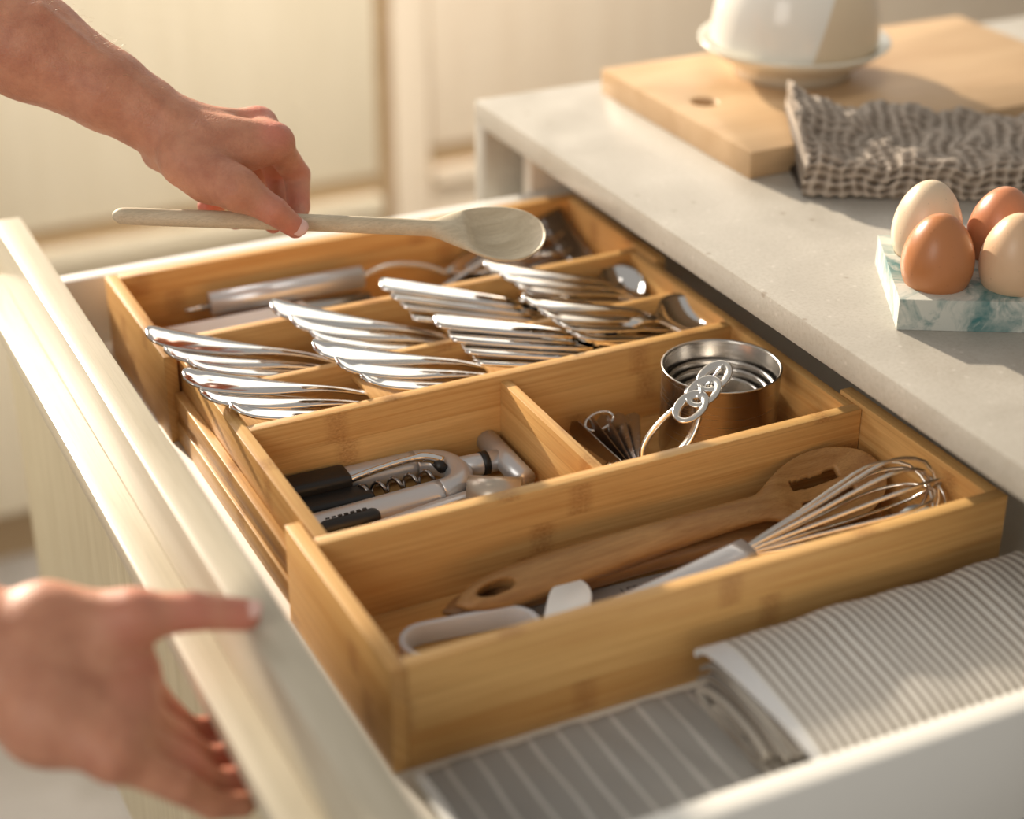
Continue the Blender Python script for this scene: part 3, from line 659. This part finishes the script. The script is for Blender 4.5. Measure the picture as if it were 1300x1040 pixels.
# ------------------------------------------------------------------ on the island: board, cloche, towel, eggs
BZ = CZ+.02
t = thing('cutting_board', 'thick light wood cutting board with a round finger hole on the stone top', 'cutting board', (58, 45, BZ))
bx0, bx1, by0, by1, bh = 42.0, 77.0, 35.3, 56.6, 1.95
hc = (45.0, 46.2); hr = .95
def board():
    bm = bmesh.new(); n = 40
    V = []; Fc = []
    # ring between hole and rectangle, built by angle
    per = []
    for k_ in range(n):
        a = 2*math.pi*(k_+.5)/n; dx_, dy_ = math.cos(a), math.sin(a)
        s_ = min([(bx1-hc[0])/dx_ if dx_ > 1e-6 else 1e9, (bx0-hc[0])/dx_ if dx_ < -1e-6 else 1e9, (by1-hc[1])/dy_ if dy_ > 1e-6 else 1e9, (by0-hc[1])/dy_ if dy_ < -1e-6 else 1e9])
        per.append((a, hc[0]+dx_*s_, hc[1]+dy_*s_))
    cor = [(math.atan2(y-hc[1], x-hc[0]) % (2*math.pi), x, y) for x in (bx0, bx1) for y in (by0, by1)]
    per = sorted(per+cor); m = len(per); rings = []
    for r_, z in ((hr+.12, BZ+bh), (1, BZ+bh), (1, BZ), (hr, BZ), (hr, BZ+bh-.12)):
        rings.append([((x, y, z) if r_ == 1 else (hc[0]+r_*math.cos(a), hc[1]+r_*math.sin(a), z)) for a, x, y in per])
    bm.free(); return loft(rings, close=True)
part('board', board(), M['cut_x'], t, bevel=.07, seg=2)
t = thing('butter_dish', 'cream ceramic dome over a small footed plate on the cutting board', 'butter dish', (55.2, 49.3, BZ+bh))
cx, cy, z0 = 55.0, 49.5, BZ+bh
cream = plain('glossy_cream_glaze', (.76, .72, .60), .16, 0, .04, 14, Coat_Weight=.5)
k = N('cream_glaze_with_bare_patch'); o = k.xyz(k.co())
wedge = k.math('SUBTRACT', k.math('ADD', o[0], k.math('MULTIPLY', k.noise(k.co(), 18, 2), .006)), k.math('MULTIPLY', o[2], .28))
bare = k.ramp(k.math('MULTIPLY', k.math('GREATER_THAN', k.math('SUBTRACT', k.math('MULTIPLY', o[0], .896), k.math('MULTIPLY', o[1], .445)), k.math('ADD', -.006, k.math('MULTIPLY', o[2], .32))), k.math('LESS_THAN', k.math('SUBTRACT', k.math('MULTIPLY', o[0], .896), k.math('MULTIPLY', o[1], .445)), .058)), [(0, 0.0), (1, 1.0)])
m_dome = k.set(Base_Color=k.mix(bare, (.80, .77, .69), (.66, .53, .36)), Roughness=k.ramp(bare, [(0, .14), (1, .35)]))
part('plate', lathe([(.05, z0), (4.5, z0), (4.6, z0+.5), (5.4, z0+1.2), (6.5, z0+1.9), (7.4, z0+2.6), (7.38, z0+2.78), (7.15, z0+2.75), (6.6, z0+2.3), (5, z0+1.8), (.05, z0+1.7)], cx, cy, 72), cream, t)
dome = [(6.3, z0+2.3), (6.5, z0+2.7), (6.45, z0+3.8), (6.15, z0+5.6), (5.5, z0+7.4), (4.4, z0+9.0), (2.9, z0+10.1), (1.3, z0+10.5), (.05, z0+10.55)]
dm = [p[1:] for p in smooth_pts([(0, r_, z) for r_, z in dome], 5)]
part('dome', lathe([(r_, z) for r_, z in dm] + [(max(.04, r_-.35), z-.3) for r_, z in dm[::-1]], cx, cy, 72), m_dome, t)
part('knob', lathe([(.05, z0+10.5), (.6, z0+10.6), (.55, z0+11.1), (1.0, z0+11.7), (.8, z0+12.4), (.05, z0+12.6)], cx, cy, 32), cream, t)

# waffle towel
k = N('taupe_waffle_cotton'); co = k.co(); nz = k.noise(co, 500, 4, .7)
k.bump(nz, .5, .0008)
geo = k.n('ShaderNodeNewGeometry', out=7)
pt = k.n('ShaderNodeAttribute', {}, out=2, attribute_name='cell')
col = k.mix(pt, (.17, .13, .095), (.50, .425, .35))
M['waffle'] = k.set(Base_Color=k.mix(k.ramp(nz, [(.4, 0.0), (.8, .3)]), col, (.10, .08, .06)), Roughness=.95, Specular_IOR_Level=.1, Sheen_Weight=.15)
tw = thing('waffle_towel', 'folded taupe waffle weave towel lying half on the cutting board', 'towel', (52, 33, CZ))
e1 = np.array((.877, -.480, 0)); e2 = np.array((.480, .877, 0)); org = np.array((43.3, 31.0, CZ))
def towel(W_, prof, relief, x_off=0.0, curl=None):
    """prof: closed (depth, height) outline; swept across the width; relief cells push it out"""
    c = smooth_pts([(0, a, b) for a, b in prof], 14); n = len(c)
    nor, s_ = [], [0.0]
    for i in range(n):
        a, b = c[max(0, i-1)], c[min(n-1, i+1)]; d_ = b-a; d_ /= max(1e-9, np.linalg.norm(d_)); nor.append(np.array((0, -d_[2], d_[1])))
        if i: s_.append(s_[-1]+np.linalg.norm(c[i]-c[i-1]))
    nx = 190; rings = []; cell = []
    for k_ in range(nx+1):
        x = W_*k_/nx; row = []
        for i in range(n):
            q = c[i]; xx = x; cw, ch = .92, .62
            ph_x = x/cw+.30*math.sin(s_[i]*1.3)+.16*math.sin(x*1.1+s_[i]*2.1)+.5*(int(s_[i]/ch)%2)*0; ph_s = s_[i]/ch+.22*math.sin(x*.7+s_[i]*.3)
            ca, cb = abs(math.cos(math.pi*ph_x)), abs(math.cos(math.pi*ph_s)); r_ = min(1, (ca**4+cb**4)*(.8+.2*math.sin(x*3.7+s_[i]*2.9)*math.sin(x*1.9-s_[i]*4.1)))
            edge = min(1, x/.35, (W_-x)/.35)
            hgt = relief*(r_-.55)
            lift = curl(x, q[1]) if curl else 0.0
            p = q + nor[i]*hgt
            wob = .18*math.sin(q[1]*.9+1)+.10*math.sin(q[1]*2.3)
            fr_ = min(1, max(0, q[2]/1.0))
            row.append(tuple(org + e1*(x+x_off+wob*(1-x/W_)) + e2*p[1] + np.array((0, 0, max(.03, p[2]+lift*fr_)))))
            cell.append(r_)
        rings.append(row)
    V, Fc = loft(rings)
    return (V, Fc), cell
def curlL(x, yv):
    a = max(0, 1-x/4.2)**2
    ridge = 1.7*math.exp(-((yv-8.6)/3.4)**2)+1.9*math.exp(-((yv-3.0)/1.6)**2)
    b = max(0, 1-(14.2-x)/3)**2 if x < 14.2 else 1
    und = .22*math.sin(x*.9+yv*.7)+.16*math.sin(x*2.1-yv*1.1)
    on_board = 1.35/(1+math.exp(-(yv-4.3-x*.48)/.5))
    return a*ridge + und + b*1.2*math.exp(-((yv-7.5)/2.2)**2) + on_board
prof = [(.25, .03), (-.12, .25), (-.2, .75), (0.0, 1.25), (.18, 1.45), (.05, 1.7), (.3, 2.15), (.9, 2.3), (2.2, 2.25), (3.6, 2.2), (3.9, 1.95), (4.2, 2.15), (6, 2.1), (8, 1.95), (10, 1.75), (11.0, 1.5), (11.3, 1.1), (11.1, .75), (10, .6), (7, .4), (4.5, .03), (2, .02), (.6, .02)]
(VF, cell) = towel(17.5, prof, .42, 0, curlL)
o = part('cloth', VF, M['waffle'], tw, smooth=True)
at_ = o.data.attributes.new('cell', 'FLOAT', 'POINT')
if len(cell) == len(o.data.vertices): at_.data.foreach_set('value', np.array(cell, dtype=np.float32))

# egg tray and eggs
ea = math.atan2(-.490, .872)
EO = np.array((36.35, 11.15)); eu = np.array((.872, -.490)); ev = np.array((.490, .872)); TH = 1.9
k = N('teal_marbled_plaster'); co = k.co()
n1 = k.noise(co, 34, 5, .6, 1.2); n2 = k.noise(co, 70, 4, .6, .6)
f1 = k.ramp(n1, [(.46, 0.0), (.58, 1.0)]); f2 = k.ramp(n2, [(.4, .45), (.7, 1.0)])
M['marble'] = k.set(Base_Color=k.mix(k.math('MULTIPLY', f1, f2), (.62, .63, .56), (.06, .20, .20)), Roughness=.5)
et = thing('egg_tray', 'teal and white marbled egg tray with round hollows on the stone top', 'egg tray', (EO[0], EO[1], CZ+.02))
et.rotation_euler = (0, 0, ea)
def tray():
    cs, W_, D_, r0 = 4.5, 13.9, 9.6, 1.72
    nx_, ny_ = 3, 2; V = []; Fc = []
    hol = [((i+.5)*4.5+.15, (j+.5)*4.4+.42) for i in range(nx_) for j in range(ny_)]
    for i in range(nx_):
        for j in range(ny_):
            x0 = 0 if i == 0 else .15+i*4.5; x1 = W_ if i == nx_-1 else .15+(i+1)*4.5
            y0 = 0 if j == 0 else .42+4.4*j; y1 = D_ if j == ny_-1 else .42+4.4*(j+1)
            hx, hy = .15+(i+.5)*4.5, .42+(j+.5)*4.4
            n = 32; per = []
            for q in range(n):
                a = 2*math.pi*q/n+.01; dx_, dy_ = math.cos(a), math.sin(a)
                s_ = min([(x1-hx)/dx_ if dx_ > 1e-6 else 1e9, (x0-hx)/dx_ if dx_ < -1e-6 else 1e9, (y1-hy)/dy_ if dy_ > 1e-6 else 1e9, (y0-hy)/dy_ if dy_ < -1e-6 else 1e9])
                per.append((a, hx+dx_*s_, hy+dy_*s_))
            per = sorted(per+[(math.atan2(y-hy, x-hx) % (2*math.pi), x, y) for x in (x0, x1) for y in (y0, y1)])
            rings = [[(x, y, TH) for a, x, y in per]]
            for r_, z in ((1.78, TH), (1.70, TH-.06), (1.55, TH-.5), (1.1, TH-.95), (.5, TH-1.15), (.03, TH-1.2)):
                rings.append([(hx+r_*math.cos(a), hy+r_*math.sin(a), z) for a, x, y in per])
            V2, F2 = loft(rings, cap=False); nb = len(V); V += V2; Fc += [tuple(b_+nb for b_ in f) for f in F2]
    nb = len(V); b8 = [(0, 0), (W_, 0), (W_, D_), (0, D_)]
    V += [(x, y, TH) for x, y in b8]+[(x, y, 0) for x, y in b8]
    for q in range(4): Fc.append((nb+q, nb+(q+1) % 4, nb+4+(q+1) % 4, nb+4+q))
    Fc.append((nb+4, nb+5, nb+6, nb+7)); return (V, Fc), hol
(VF, hol) = tray()
part('tray_body', VF, M['marble'], et, world=False, smooth=False)
def egg_mesh(col, spec, name):
    k = N(name); co = k.co(); sp = k.ramp(k.n('ShaderNodeTexVoronoi', {'Vector': co, 'Scale': 260.0}), [(.06, spec), (.14, 0.0)]); nz = k.noise(co, 60, 4)
    k.bump(k.noise(co, 900, 2), .05, .0003)
    return k.set(Base_Color=k.mix(sp, k.mix(nz, tuple(c_*.95 for c_ in col), col), tuple(c_*.45 for c_ in col)), Roughness=.34, Subsurface_Weight=.08, Subsurface_Radius=(.01, .005, .003), Subsurface_Scale=.3)
def egg(local, mat, label, hgt=5.4, r=2.08, tilt=(0, 0)):
    prof = []
    for q in range(33):
        a = math.pi*q/32; z = -math.cos(a)
        rr = math.sin(a)*(1-.13*z)
        prof.append((max(.01, r*rr), hgt/2*(1+z)))
    p = np.array((*EO, CZ))+np.array((*(eu*local[0]+ev*local[1]), TH-1.12+.04))
    t = thing('egg', label, 'egg', p, 'eggs standing in the marbled tray')
    part('eggshell', lathe(prof, 0, 0, 48), mat, t, world=False); t.rotation_euler = (tilt[0], tilt[1], 0)
BR = egg_mesh((.52, .205, .075), .3, 'brown_eggshell'); OR = egg_mesh((.60, .235, .11), .1, 'orange_brown_eggshell'); CR = egg_mesh((.76, .60, .42), .35, 'cream_eggshell'); TN = egg_mesh((.74, .50, .31), .5, 'tan_speckled_eggshell')
lab = {(0, 0): (BR, 'brown egg at the near left corner of the tray', 5.3), (0, 1): (CR, 'pale cream egg at the back left of the tray', 5.6), (1, 0): (TN, 'tan speckled egg at the right picture edge, in the near row', 5.5), (1, 1): (OR, 'orange brown egg behind the tan egg', 5.35)}
for (i, j), (m_, lb, h_) in lab.items():
    egg((.15+(i+.5)*4.5, .42+(j+.5)*4.4), m_, lb, h_, tilt=(.03*(i-j), .04*(j-i)))

# ------------------------------------------------------------------ the wooden spoon in the hand
HA, HB = Vector((-2.37, 35.36, 16.08)), Vector((22.86, 29.08, 12.76))
t = thing('wooden_spoon', 'worn pale wooden spoon held over the cutlery by the upper hand', 'wooden spoon', tuple(HA))
hx = (HB-HA).normalized(); hy = (Vector((0, 0, 1)).cross(hx)).normalized(); hz = hx.cross(hy)
Rm = Matrix((hx, hy, hz)).transposed() @ Matrix.Rotation(math.radians(20), 3, 'X')
LL = (HB-HA).length
HW = ([0, .012, .03, .1, .5, .70, .78, .83, .88, .93, .97, 1], [.18, .42, .50, .52, .52, .58, 1.0, 1.75, 2.5, 2.6, 2.0, .03])
HT = ([0, .012, .03, .1, .5, .72, .80, .88, 1], [.30, .8, .98, 1.02, 1.0, 1.0, .95, .75, .4])
hwf = lambda u: cubic(u, *HW) if u < .6 else spoon_w(u, .52, .90, .10, 2.45, 1.9)
def hsp(u, v): return (u*LL, hwf(u)*v, cubic(u, [0, .7, .8, .9, 1], [0, 0, -.05, -.15, .15]) + cubic(u, [0, .80, .835, .90, .97, 1], [0, 0, .75, 1.15, .7, 0])*(v*v-1))
def hth(u, v):
    a_ = cubic(u, *HT)*max(.12, math.sqrt(max(0, 1-v*v))); q_ = max(0, min(1, (u-.78)/.07))
    return a_*(1-q_) + .36*q_*(.55+.45*math.sqrt(max(0, 1-abs(v)**4)))
V, Fc = shell(hsp, 260, 40, hth)
o = part('spoon_body', xf((V, Fc), M=Rm), M['beech_old'], t, world=False)
mm_ = o.modifiers.new('soften', 'SMOOTH'); mm_.iterations = 3; mm_.factor = .5

# ------------------------------------------------------------------ hands: one continuous surface each, from blended tapered limbs
def surface_nets(D, origin, h):
    s_ = D < 0; nx, ny, nz = D.shape
    cs = np.zeros((nx-1, ny-1, nz-1)); P = np.zeros((nx-1, ny-1, nz-1, 3))
    for ax_ in range(3):
        for o1 in (0, 1):
            for o2 in (0, 1):
                off0 = [0, 0, 0]; oth = [a for a in range(3) if a != ax_]; off0[oth[0]] = o1; off0[oth[1]] = o2
                off1 = list(off0); off1[ax_] = 1
                sl0 = tuple(slice(q, q+n-1) for q, n in zip(off0, D.shape)); sl1 = tuple(slice(q, q+n-1) for q, n in zip(off1, D.shape))
                a, b = D[sl0], D[sl1]; cr = (a < 0) != (b < 0); t_ = np.where(cr, a/np.where(cr, a-b, 1), 0)
                cs += cr
                for q in range(3):
                    P[..., q] += np.where(cr, off0[q] + (t_ if q == ax_ else 0), 0)
    act = cs > 0; idx = -np.ones(act.shape, int); idx[act] = np.arange(act.sum())
    ii = np.argwhere(act); V = (ii + P[act]/cs[act][:, None])*h + origin; F_ = []
    for ax_ in range(3):
        sl0 = [slice(1, -1)]*3; sl0[ax_] = slice(0, -1); sl1 = list(sl0); sl1[ax_] = slice(1, None)
        a, b = s_[tuple(sl0)], s_[tuple(sl1)]; o1, o2 = [q for q in range(3) if q != ax_]
        for flip, cr in ((False, a & ~b), (True, ~a & b)):
            e = np.argwhere(cr) + np.array([0 if q == ax_ else 1 for q in range(3)])
            if not len(e): continue
            def cell(d1, d2):
                c_ = e.copy(); c_[:, o1] -= d1; c_[:, o2] -= d2; return idx[c_[:, 0], c_[:, 1], c_[:, 2]]
            q = np.stack([cell(0, 0), cell(1, 0), cell(1, 1), cell(0, 1)], 1)
            F_.append(q[:, ::-1] if flip else q)
    return V, np.concatenate(F_)
def smin(a, b, k):
    h_ = np.clip(.5+.5*(b-a)/k, 0, 1); return b*(1-h_)+a*h_ - k*h_*(1-h_)
def build_body(name, J, palm, kp, fingers, kf, ridges, parent, mat, h, reds, base, lo, hi, ks=.06):
    lo, hi = np.array(lo), np.array(hi)
    nn = np.ceil((hi-lo)/h).astype(int)+1
    ax_ = [lo[q]+h*np.arange(nn[q]) for q in range(3)]
    BIG = 9.0
    def cone(D, a, b, ra, rb, k):
        a, b = np.array(a, float), np.array(b, float); m_ = max(ra, rb)+1.3
        l_ = np.minimum(a, b)-m_; u_ = np.maximum(a, b)+m_
        i0 = np.clip(((l_-lo)/h).astype(int), 0, nn); i1 = np.clip(((u_-lo)/h).astype(int)+1, 0, nn)
        if (i1 <= i0).any(): return D
        sl = tuple(slice(p, q) for p, q in zip(i0, i1))
        X, Y, Z = np.meshgrid(*[ax_[q][sl[q]] for q in range(3)], indexing='ij')
        ab = b-a; L2 = ab@ab+1e-9
        t_ = np.clip(((X-a[0])*ab[0]+(Y-a[1])*ab[1]+(Z-a[2])*ab[2])/L2, 0, 1)
        d_ = np.sqrt((X-a[0]-t_*ab[0])**2+(Y-a[1]-t_*ab[1])**2+(Z-a[2]-t_*ab[2])**2) - (ra+(rb-ra)*t_)
        D[sl] = smin(D[sl], d_, k); return D
    def g_(x): return (J[x][:3], J[x][3]) if isinstance(x, str) else (x[:3], x[3])
    body = np.full(nn, BIG)
    for a, b in palm: (pa, ra), (pb, rb) = g_(a), g_(b); body = cone(body, pa, pb, ra, rb, kp)
    for a, b, k in ridges: body = cone(body, a[:3], b[:3], a[3], b[3], k)
    tot = body.copy()
    for ch in fingers:
        f_ = np.full(nn, BIG)
        for a, b in zip(ch[:-1], ch[1:]): (pa, ra), (pb, rb) = g_(a), g_(b); f_ = cone(f_, pa, pb, ra, rb, .16)
        tot = smin(tot, smin(body, f_, kf), ks)
    V, F_ = surface_nets(tot, lo, h)
    V2 = V.copy()
    o = part(name, (V2, F_), mat, parent)
    m = o.modifiers.new('soften', 'SMOOTH'); m.iterations = 5; m.factor = .5
    r_ = np.zeros(len(V))
    for p, rad in reds:
        r_ = np.maximum(r_, np.clip(1-np.linalg.norm(V-np.array(p[:3]), axis=1)/rad, 0, 1))
    at = o.data.attributes.new('red', 'FLOAT', 'POINT')
    if len(o.data.vertices) == len(r_): at.data.foreach_set('value', r_.astype(np.float32))
    return o, V
def skin(name):
    k = N(name); co = k.co(); n1 = k.noise(co, 70, 6, .65); n2 = k.noise(co, 420, 4, .7); n3 = k.noise(co, 14, 3)
    red = k.n('ShaderNodeAttribute', {}, out=2, attribute_name='red')
    col = k.mix(k.ramp(n1, [(.35, 0.0), (.7, 1.0)]), (.62, .285, .17), (.46, .18, .105))
    col = k.mix(k.ramp(n3, [(.4, 0.0), (.7, .35)]), col, (.64, .34, .21))
    col = k.mix(k.math('MULTIPLY', k.ramp(red, [(0, 0.0), (.7, 1.0)]), .62), col, (.62, .19, .14))
    v = k.n('ShaderNodeTexVoronoi', {'Vector': co, 'Scale': 700.0})
    cr_ = k.noise(co, 160, 3, .6, 1.5)
    k.bump(k.math('ADD', k.math('MULTIPLY', n2, .5), k.math('ADD', k.math('MULTIPLY', v, .4), k.math('MULTIPLY', cr_, .9))), .55, .0009)
    return k.set(Base_Color=col, Roughness=.46, Subsurface_Weight=.18, Subsurface_Radius=(.012, .004, .002), Subsurface_Scale=.6, Specular_IOR_Level=.4)
SK = skin('skin'); NAIL = plain('pink_fingernail', (.80, .50, .42), .28, 0, .03)
person = thing('person', 'person reaching in from the left, bare arms, one hand holding a wooden spoon', 'person', (-38, 25, FLOOR))
def nail(c_, n_, a_, w_, l_, parent):
    c_, n_, a_ = Vector(c_), Vector(n_).normalized(), Vector(a_).normalized(); a_ = (a_-n_*a_.dot(n_)).normalized(); b_ = n_.cross(a_)
    rings = []
    for i in range(9):
        u = i/8*2-1; row = []
        for j in range(9):
            v = j/8*2-1; ww = w_*(1-.12*u*u)*math.sqrt(max(0, 1-max(0, abs(u)-.55)**2/.25)) if abs(u) > .55 else w_*(1-.12*u*u)
            row.append(c_ + a_*u*l_ + b_*v*ww + n_*(-.55*ww*v*v*.9 - .10*l_*u*u))
        rings.append(row)
    top = [tuple(p) for r_ in rings for p in r_]; bot = [tuple(p-n_*.07) for r_ in rings for p in r_]
    Fc = []; nV = 81
    for i in range(8):
        for j in range(8): q = (i*9+j, (i+1)*9+j, (i+1)*9+j+1, i*9+j+1); Fc += [q, tuple(nV+k_ for k_ in q[::-1])]
    bd = [(0, j) for j in range(9)]+[(i, 8) for i in range(1, 9)]+[(8, j) for j in range(7, -1, -1)]+[(i, 0) for i in range(7, 0, -1)]
    bi = [i*9+j for i, j in bd]
    for a, b in zip(bi, bi[1:]+bi[:1]): Fc.append((a, b, nV+b, nV+a))
    return part('fingernail', (top+bot, Fc), NAIL, parent)
J = {
 'elb': (-12.19, 53.24, 29.85, 4.19),
 'fa0': (-7.6, 48.17, 26.23, 3.6),
 'fa1': (-4.09, 44.45, 23.97, 3.16),
 'fa2': (-0.42, 41.22, 21.61, 2.36),
 'fa3': (1.37, 39.97, 20.36, 2.03),
 'wr': (2.6, 39.0, 19.34, 1.9),
 'cm1': (2.7, 36.45, 18.31, 1.4),
 'tm': (4.58, 32.93, 17.38, 1.15),
 'ti': (6.25, 31.67, 16.21, 0.85),
 'tt': (7.44, 31.64, 15.03, 0.68),
 'im': (7.96, 35.77, 18.8, 0.95),
 'ip': (9.72, 37.15, 16.0, 0.83),
 'idp': (9.16, 35.57, 14.57, 0.7),
 'it': (8.22, 33.66, 13.99, 0.62),
 'mm': (7.96, 38.75, 18.91, 0.97),
 'mp': (9.46, 39.91, 14.89, 0.8),
 'md': (8.65, 37.7, 13.69, 0.69),
 'mt': (7.52, 35.72, 13.67, 0.6),
 'rm': (7.83, 41.08, 18.05, 0.99),
 'rp': (8.75, 42.26, 14.0, 0.79),
 'rd': (7.09, 39.47, 13.01, 0.7),
 'rt': (5.8, 37.84, 13.46, 0.61),
 'pm': (7.56, 43.12, 16.99, 0.95),
 'pp': (7.66, 44.53, 13.51, 0.72),
 'pd': (5.97, 42.05, 13.03, 0.63),
 'pt': (4.87, 40.82, 13.44, 0.57),
 'web1': (4.05, 36.95, 18.58, 1.7),
 'web2': (6.69, 36.59, 18.48, 1.33),
 'heel': (1.79, 39.72, 17.73, 0.91),
 'th1': (3.62, 35.27, 17.52, 1.4),
}

dors = Vector((-.05, -.35, .93)).normalized()
def off(k_, a, r): p = Vector(J[k_][:3])+dors*a; return (*p, r)
palm = [('elb', 'fa0'), ('fa0', 'fa1'), ('fa1', 'fa2'), ('fa2', 'fa3'), ('fa3', 'wr'), ('wr', 'cm1'), ('wr', 'im'), ('wr', 'mm'), ('wr', 'rm'), ('wr', 'pm'), ('cm1', 'tm'), ('cm1', 'th1'), ('web1', 'web2'), ('web1', 'im'), ('th1', 'tm'), ('im', 'mm'), ('mm', 'rm'), ('rm', 'pm')]
palm = [(a, b) if a not in ('wr',) or b in ('cm1',) else ((*J['wr'][:3], 1.7), (*J[b][:3], J[b][3]*.95)) for a, b in palm]
ridges = [((*J['heel'][:3], .9), (*J['th1'][:3], 1.1), .5)]
for k_ in ('im', 'mm', 'rm'):
    w0 = Vector(J['wr'][:3])+dors*1.45; m0 = Vector(J[k_][:3])+dors*J[k_][3]*.82
    ridges.append(((*w0, .28), (*m0, .26), .35)); ridges.append(((*m0, .36), (*(m0+Vector((.15, 0, -.1))), .34), .3))
ridges.append(((*(Vector(J['fa1'][:3])+dors*2.7+Vector((.6, -.8, 0))), .35), (*(Vector(J['wr'][:3])+dors*1.5+Vector((-.3, -.7, 0))), .25), .5))
fingers = [['tm', 'ti', 'tt'], ['im', 'ip', 'idp', 'it'], ['mm', 'mp', 'md', 'mt'], ['rm', 'rp', 'rd', 'rt'], ['pm', 'pp', 'pd', 'pt']]
reds = [(J[k_], 1.7) for k_ in ('tt', 'it', 'mt', 'rt', 'pt')]+[(off(k_, J[k_][3], 0), 1.5) for k_ in ('im', 'mm', 'rm', 'ip', 'mp')]+[(J['ti'], 1.5), (J['idp'], 1.6)]
armU, VU = build_body('arm', J, palm, .7, fingers, .45, ridges, person, SK, .125, reds, None, (-18, 28.5, 11.5), (12, 58, 35))
armU['label'] = 'left arm whose hand pinches the wooden spoon handle'
tt_ = Vector(J['tt'][:3]); nU = Vector((-.05, -.80, .62)); dU = (tt_-Vector(J['ti'][:3])).normalized()
nail(tt_+nU.normalized()*.66+dU*.12, nU, dU, .56, .70, armU)
# fine hairs along the forearm
hv, hf = [], []
cand = [p for p in VU if p[0] < 2.2 and p[2] > 18]
for _ in range(420):
    p = Vector(cand[rng.randint(len(cand))]); t0 = Vector((.62, -.55, -.42)); 
    axp = Vector(J['fa1'][:3]); n_ = (p - (axp + t0.normalized()*((p-axp).dot(t0.normalized())))).normalized()
    if n_.z < .35: continue
    q = p + n_*rng.uniform(.25, .55) + t0*rng.uniform(.3, .9) + Vector(rng.uniform(-.15, .15, 3))
    md_ = (p+q)/2 + n_*.12
    v_, f_ = tube([tuple(p-n_*.05), tuple(md_), tuple(q)], [.008, .007, .003], 3); n0 = len(hv); hv += v_; hf += [tuple(a+n0 for a in f) for f in f_]
o = part('arm_hair', (hv, hf), plain('fair_arm_hair', (.55, .38, .20), .5), armU); o['kind'] = 'stuff'

# the lower hand, hooked over the drawer front
J = {
 'elb': (-42, 19.5, 15.3, 4.6), 'fa0': (-27, 12, 11.2, 3.9), 'wr': (-18.6, 7.9, 8.7, 3.05), 'wr2': (-16.9, 6.5, 8.0, 2.8),
 'im': (-11.0, 3.9, 6.7, 1.15), 'mm': (-11.8, 2.1, 6.3, 1.15), 'rm': (-12.5, .7, 6.1, 1.1), 'pm': (-13.0, -.5, 6.1, .95),
 'ip': (-9.75, 4.35, 4.1, .92), 'id': (-8.55, 4.5, 2.3, .78), 'it': (-7.1, 4.6, 1.85, .68),
 'mp': (-9.7, 2.2, 3.8, .95), 'md': (-8.5, 2.3, 2.1, .8), 'mt': (-7.1, 2.4, 1.8, .7),
 'rp': (-9.8, .4, 3.8, .88), 'rd': (-8.6, .5, 2.2, .76), 'rt': (-7.1, .6, 1.85, .66),
 'pp': (-10.5, -1.2, 4.1, .78), 'pd': (-9.1, -1.2, 2.5, .66), 'pt': (-7.7, -1.1, 1.9, .58),
 'cm': (-13.9, 6.1, 9.35, 1.5), 'tm': (-10.4, 4.4, 9.45, 1.1), 'ti': (-7.9, 3.7, 9.45, .88), 'tt': (-5.75, 2.9, 9.1, .74),
 'web': (-12.0, 4.5, 7.9, 1.3), 'web2': (-10.9, 4.2, 7.6, .85), 'pa': (-14.8, 5.6, 8.4, 2.0), 'pc': (-14.9, 2.6, 6.8, 1.9)}
palm = [('elb', 'fa0'), ('fa0', 'wr'), ('wr', 'wr2'), ('wr2', 'pa'), ('wr2', 'pc'), ('pa', 'im'), ('pa', 'mm'), ('pc', 'rm'), ('pc', 'pm'), ('pc', 'mm'), ('pa', 'cm'), ('cm', 'tm'), ('web', 'web2'), ('web', 'tm'), ('im', 'mm'), ('mm', 'rm'), ('rm', 'pm')]
fingers = [['tm', 'ti', 'tt'], ['im', 'ip', 'id', 'it'], ['mm', 'mp', 'md', 'mt'], ['rm', 'rp', 'rd', 'rt'], ['pm', 'pp', 'pd', 'pt']]
reds = [(J[k_], 1.9) for k_ in ('tt', 'ti', 'it', 'mt', 'rt', 'ip', 'mp', 'rp')]+[(J['im'], 2.4), (J['tm'], 2.0), (J['mm'], 2)]
armL, VL = build_body('arm', J, palm, .9, fingers, .5, [], person, SK, .14, reds, None, (-47, -5, -1.5), (-4, 25, 21), .05)
armL['label'] = 'right arm whose hand hooks the drawer lip, thumb on top'
tt_ = Vector(J['tt'][:3]); dL = (tt_-Vector(J['ti'][:3])).normalized(); nL = Vector((-.1, -.25, .95))
nail(tt_+nL.normalized()*.72+dL*.12, nL, dL, .52, .68, armL)
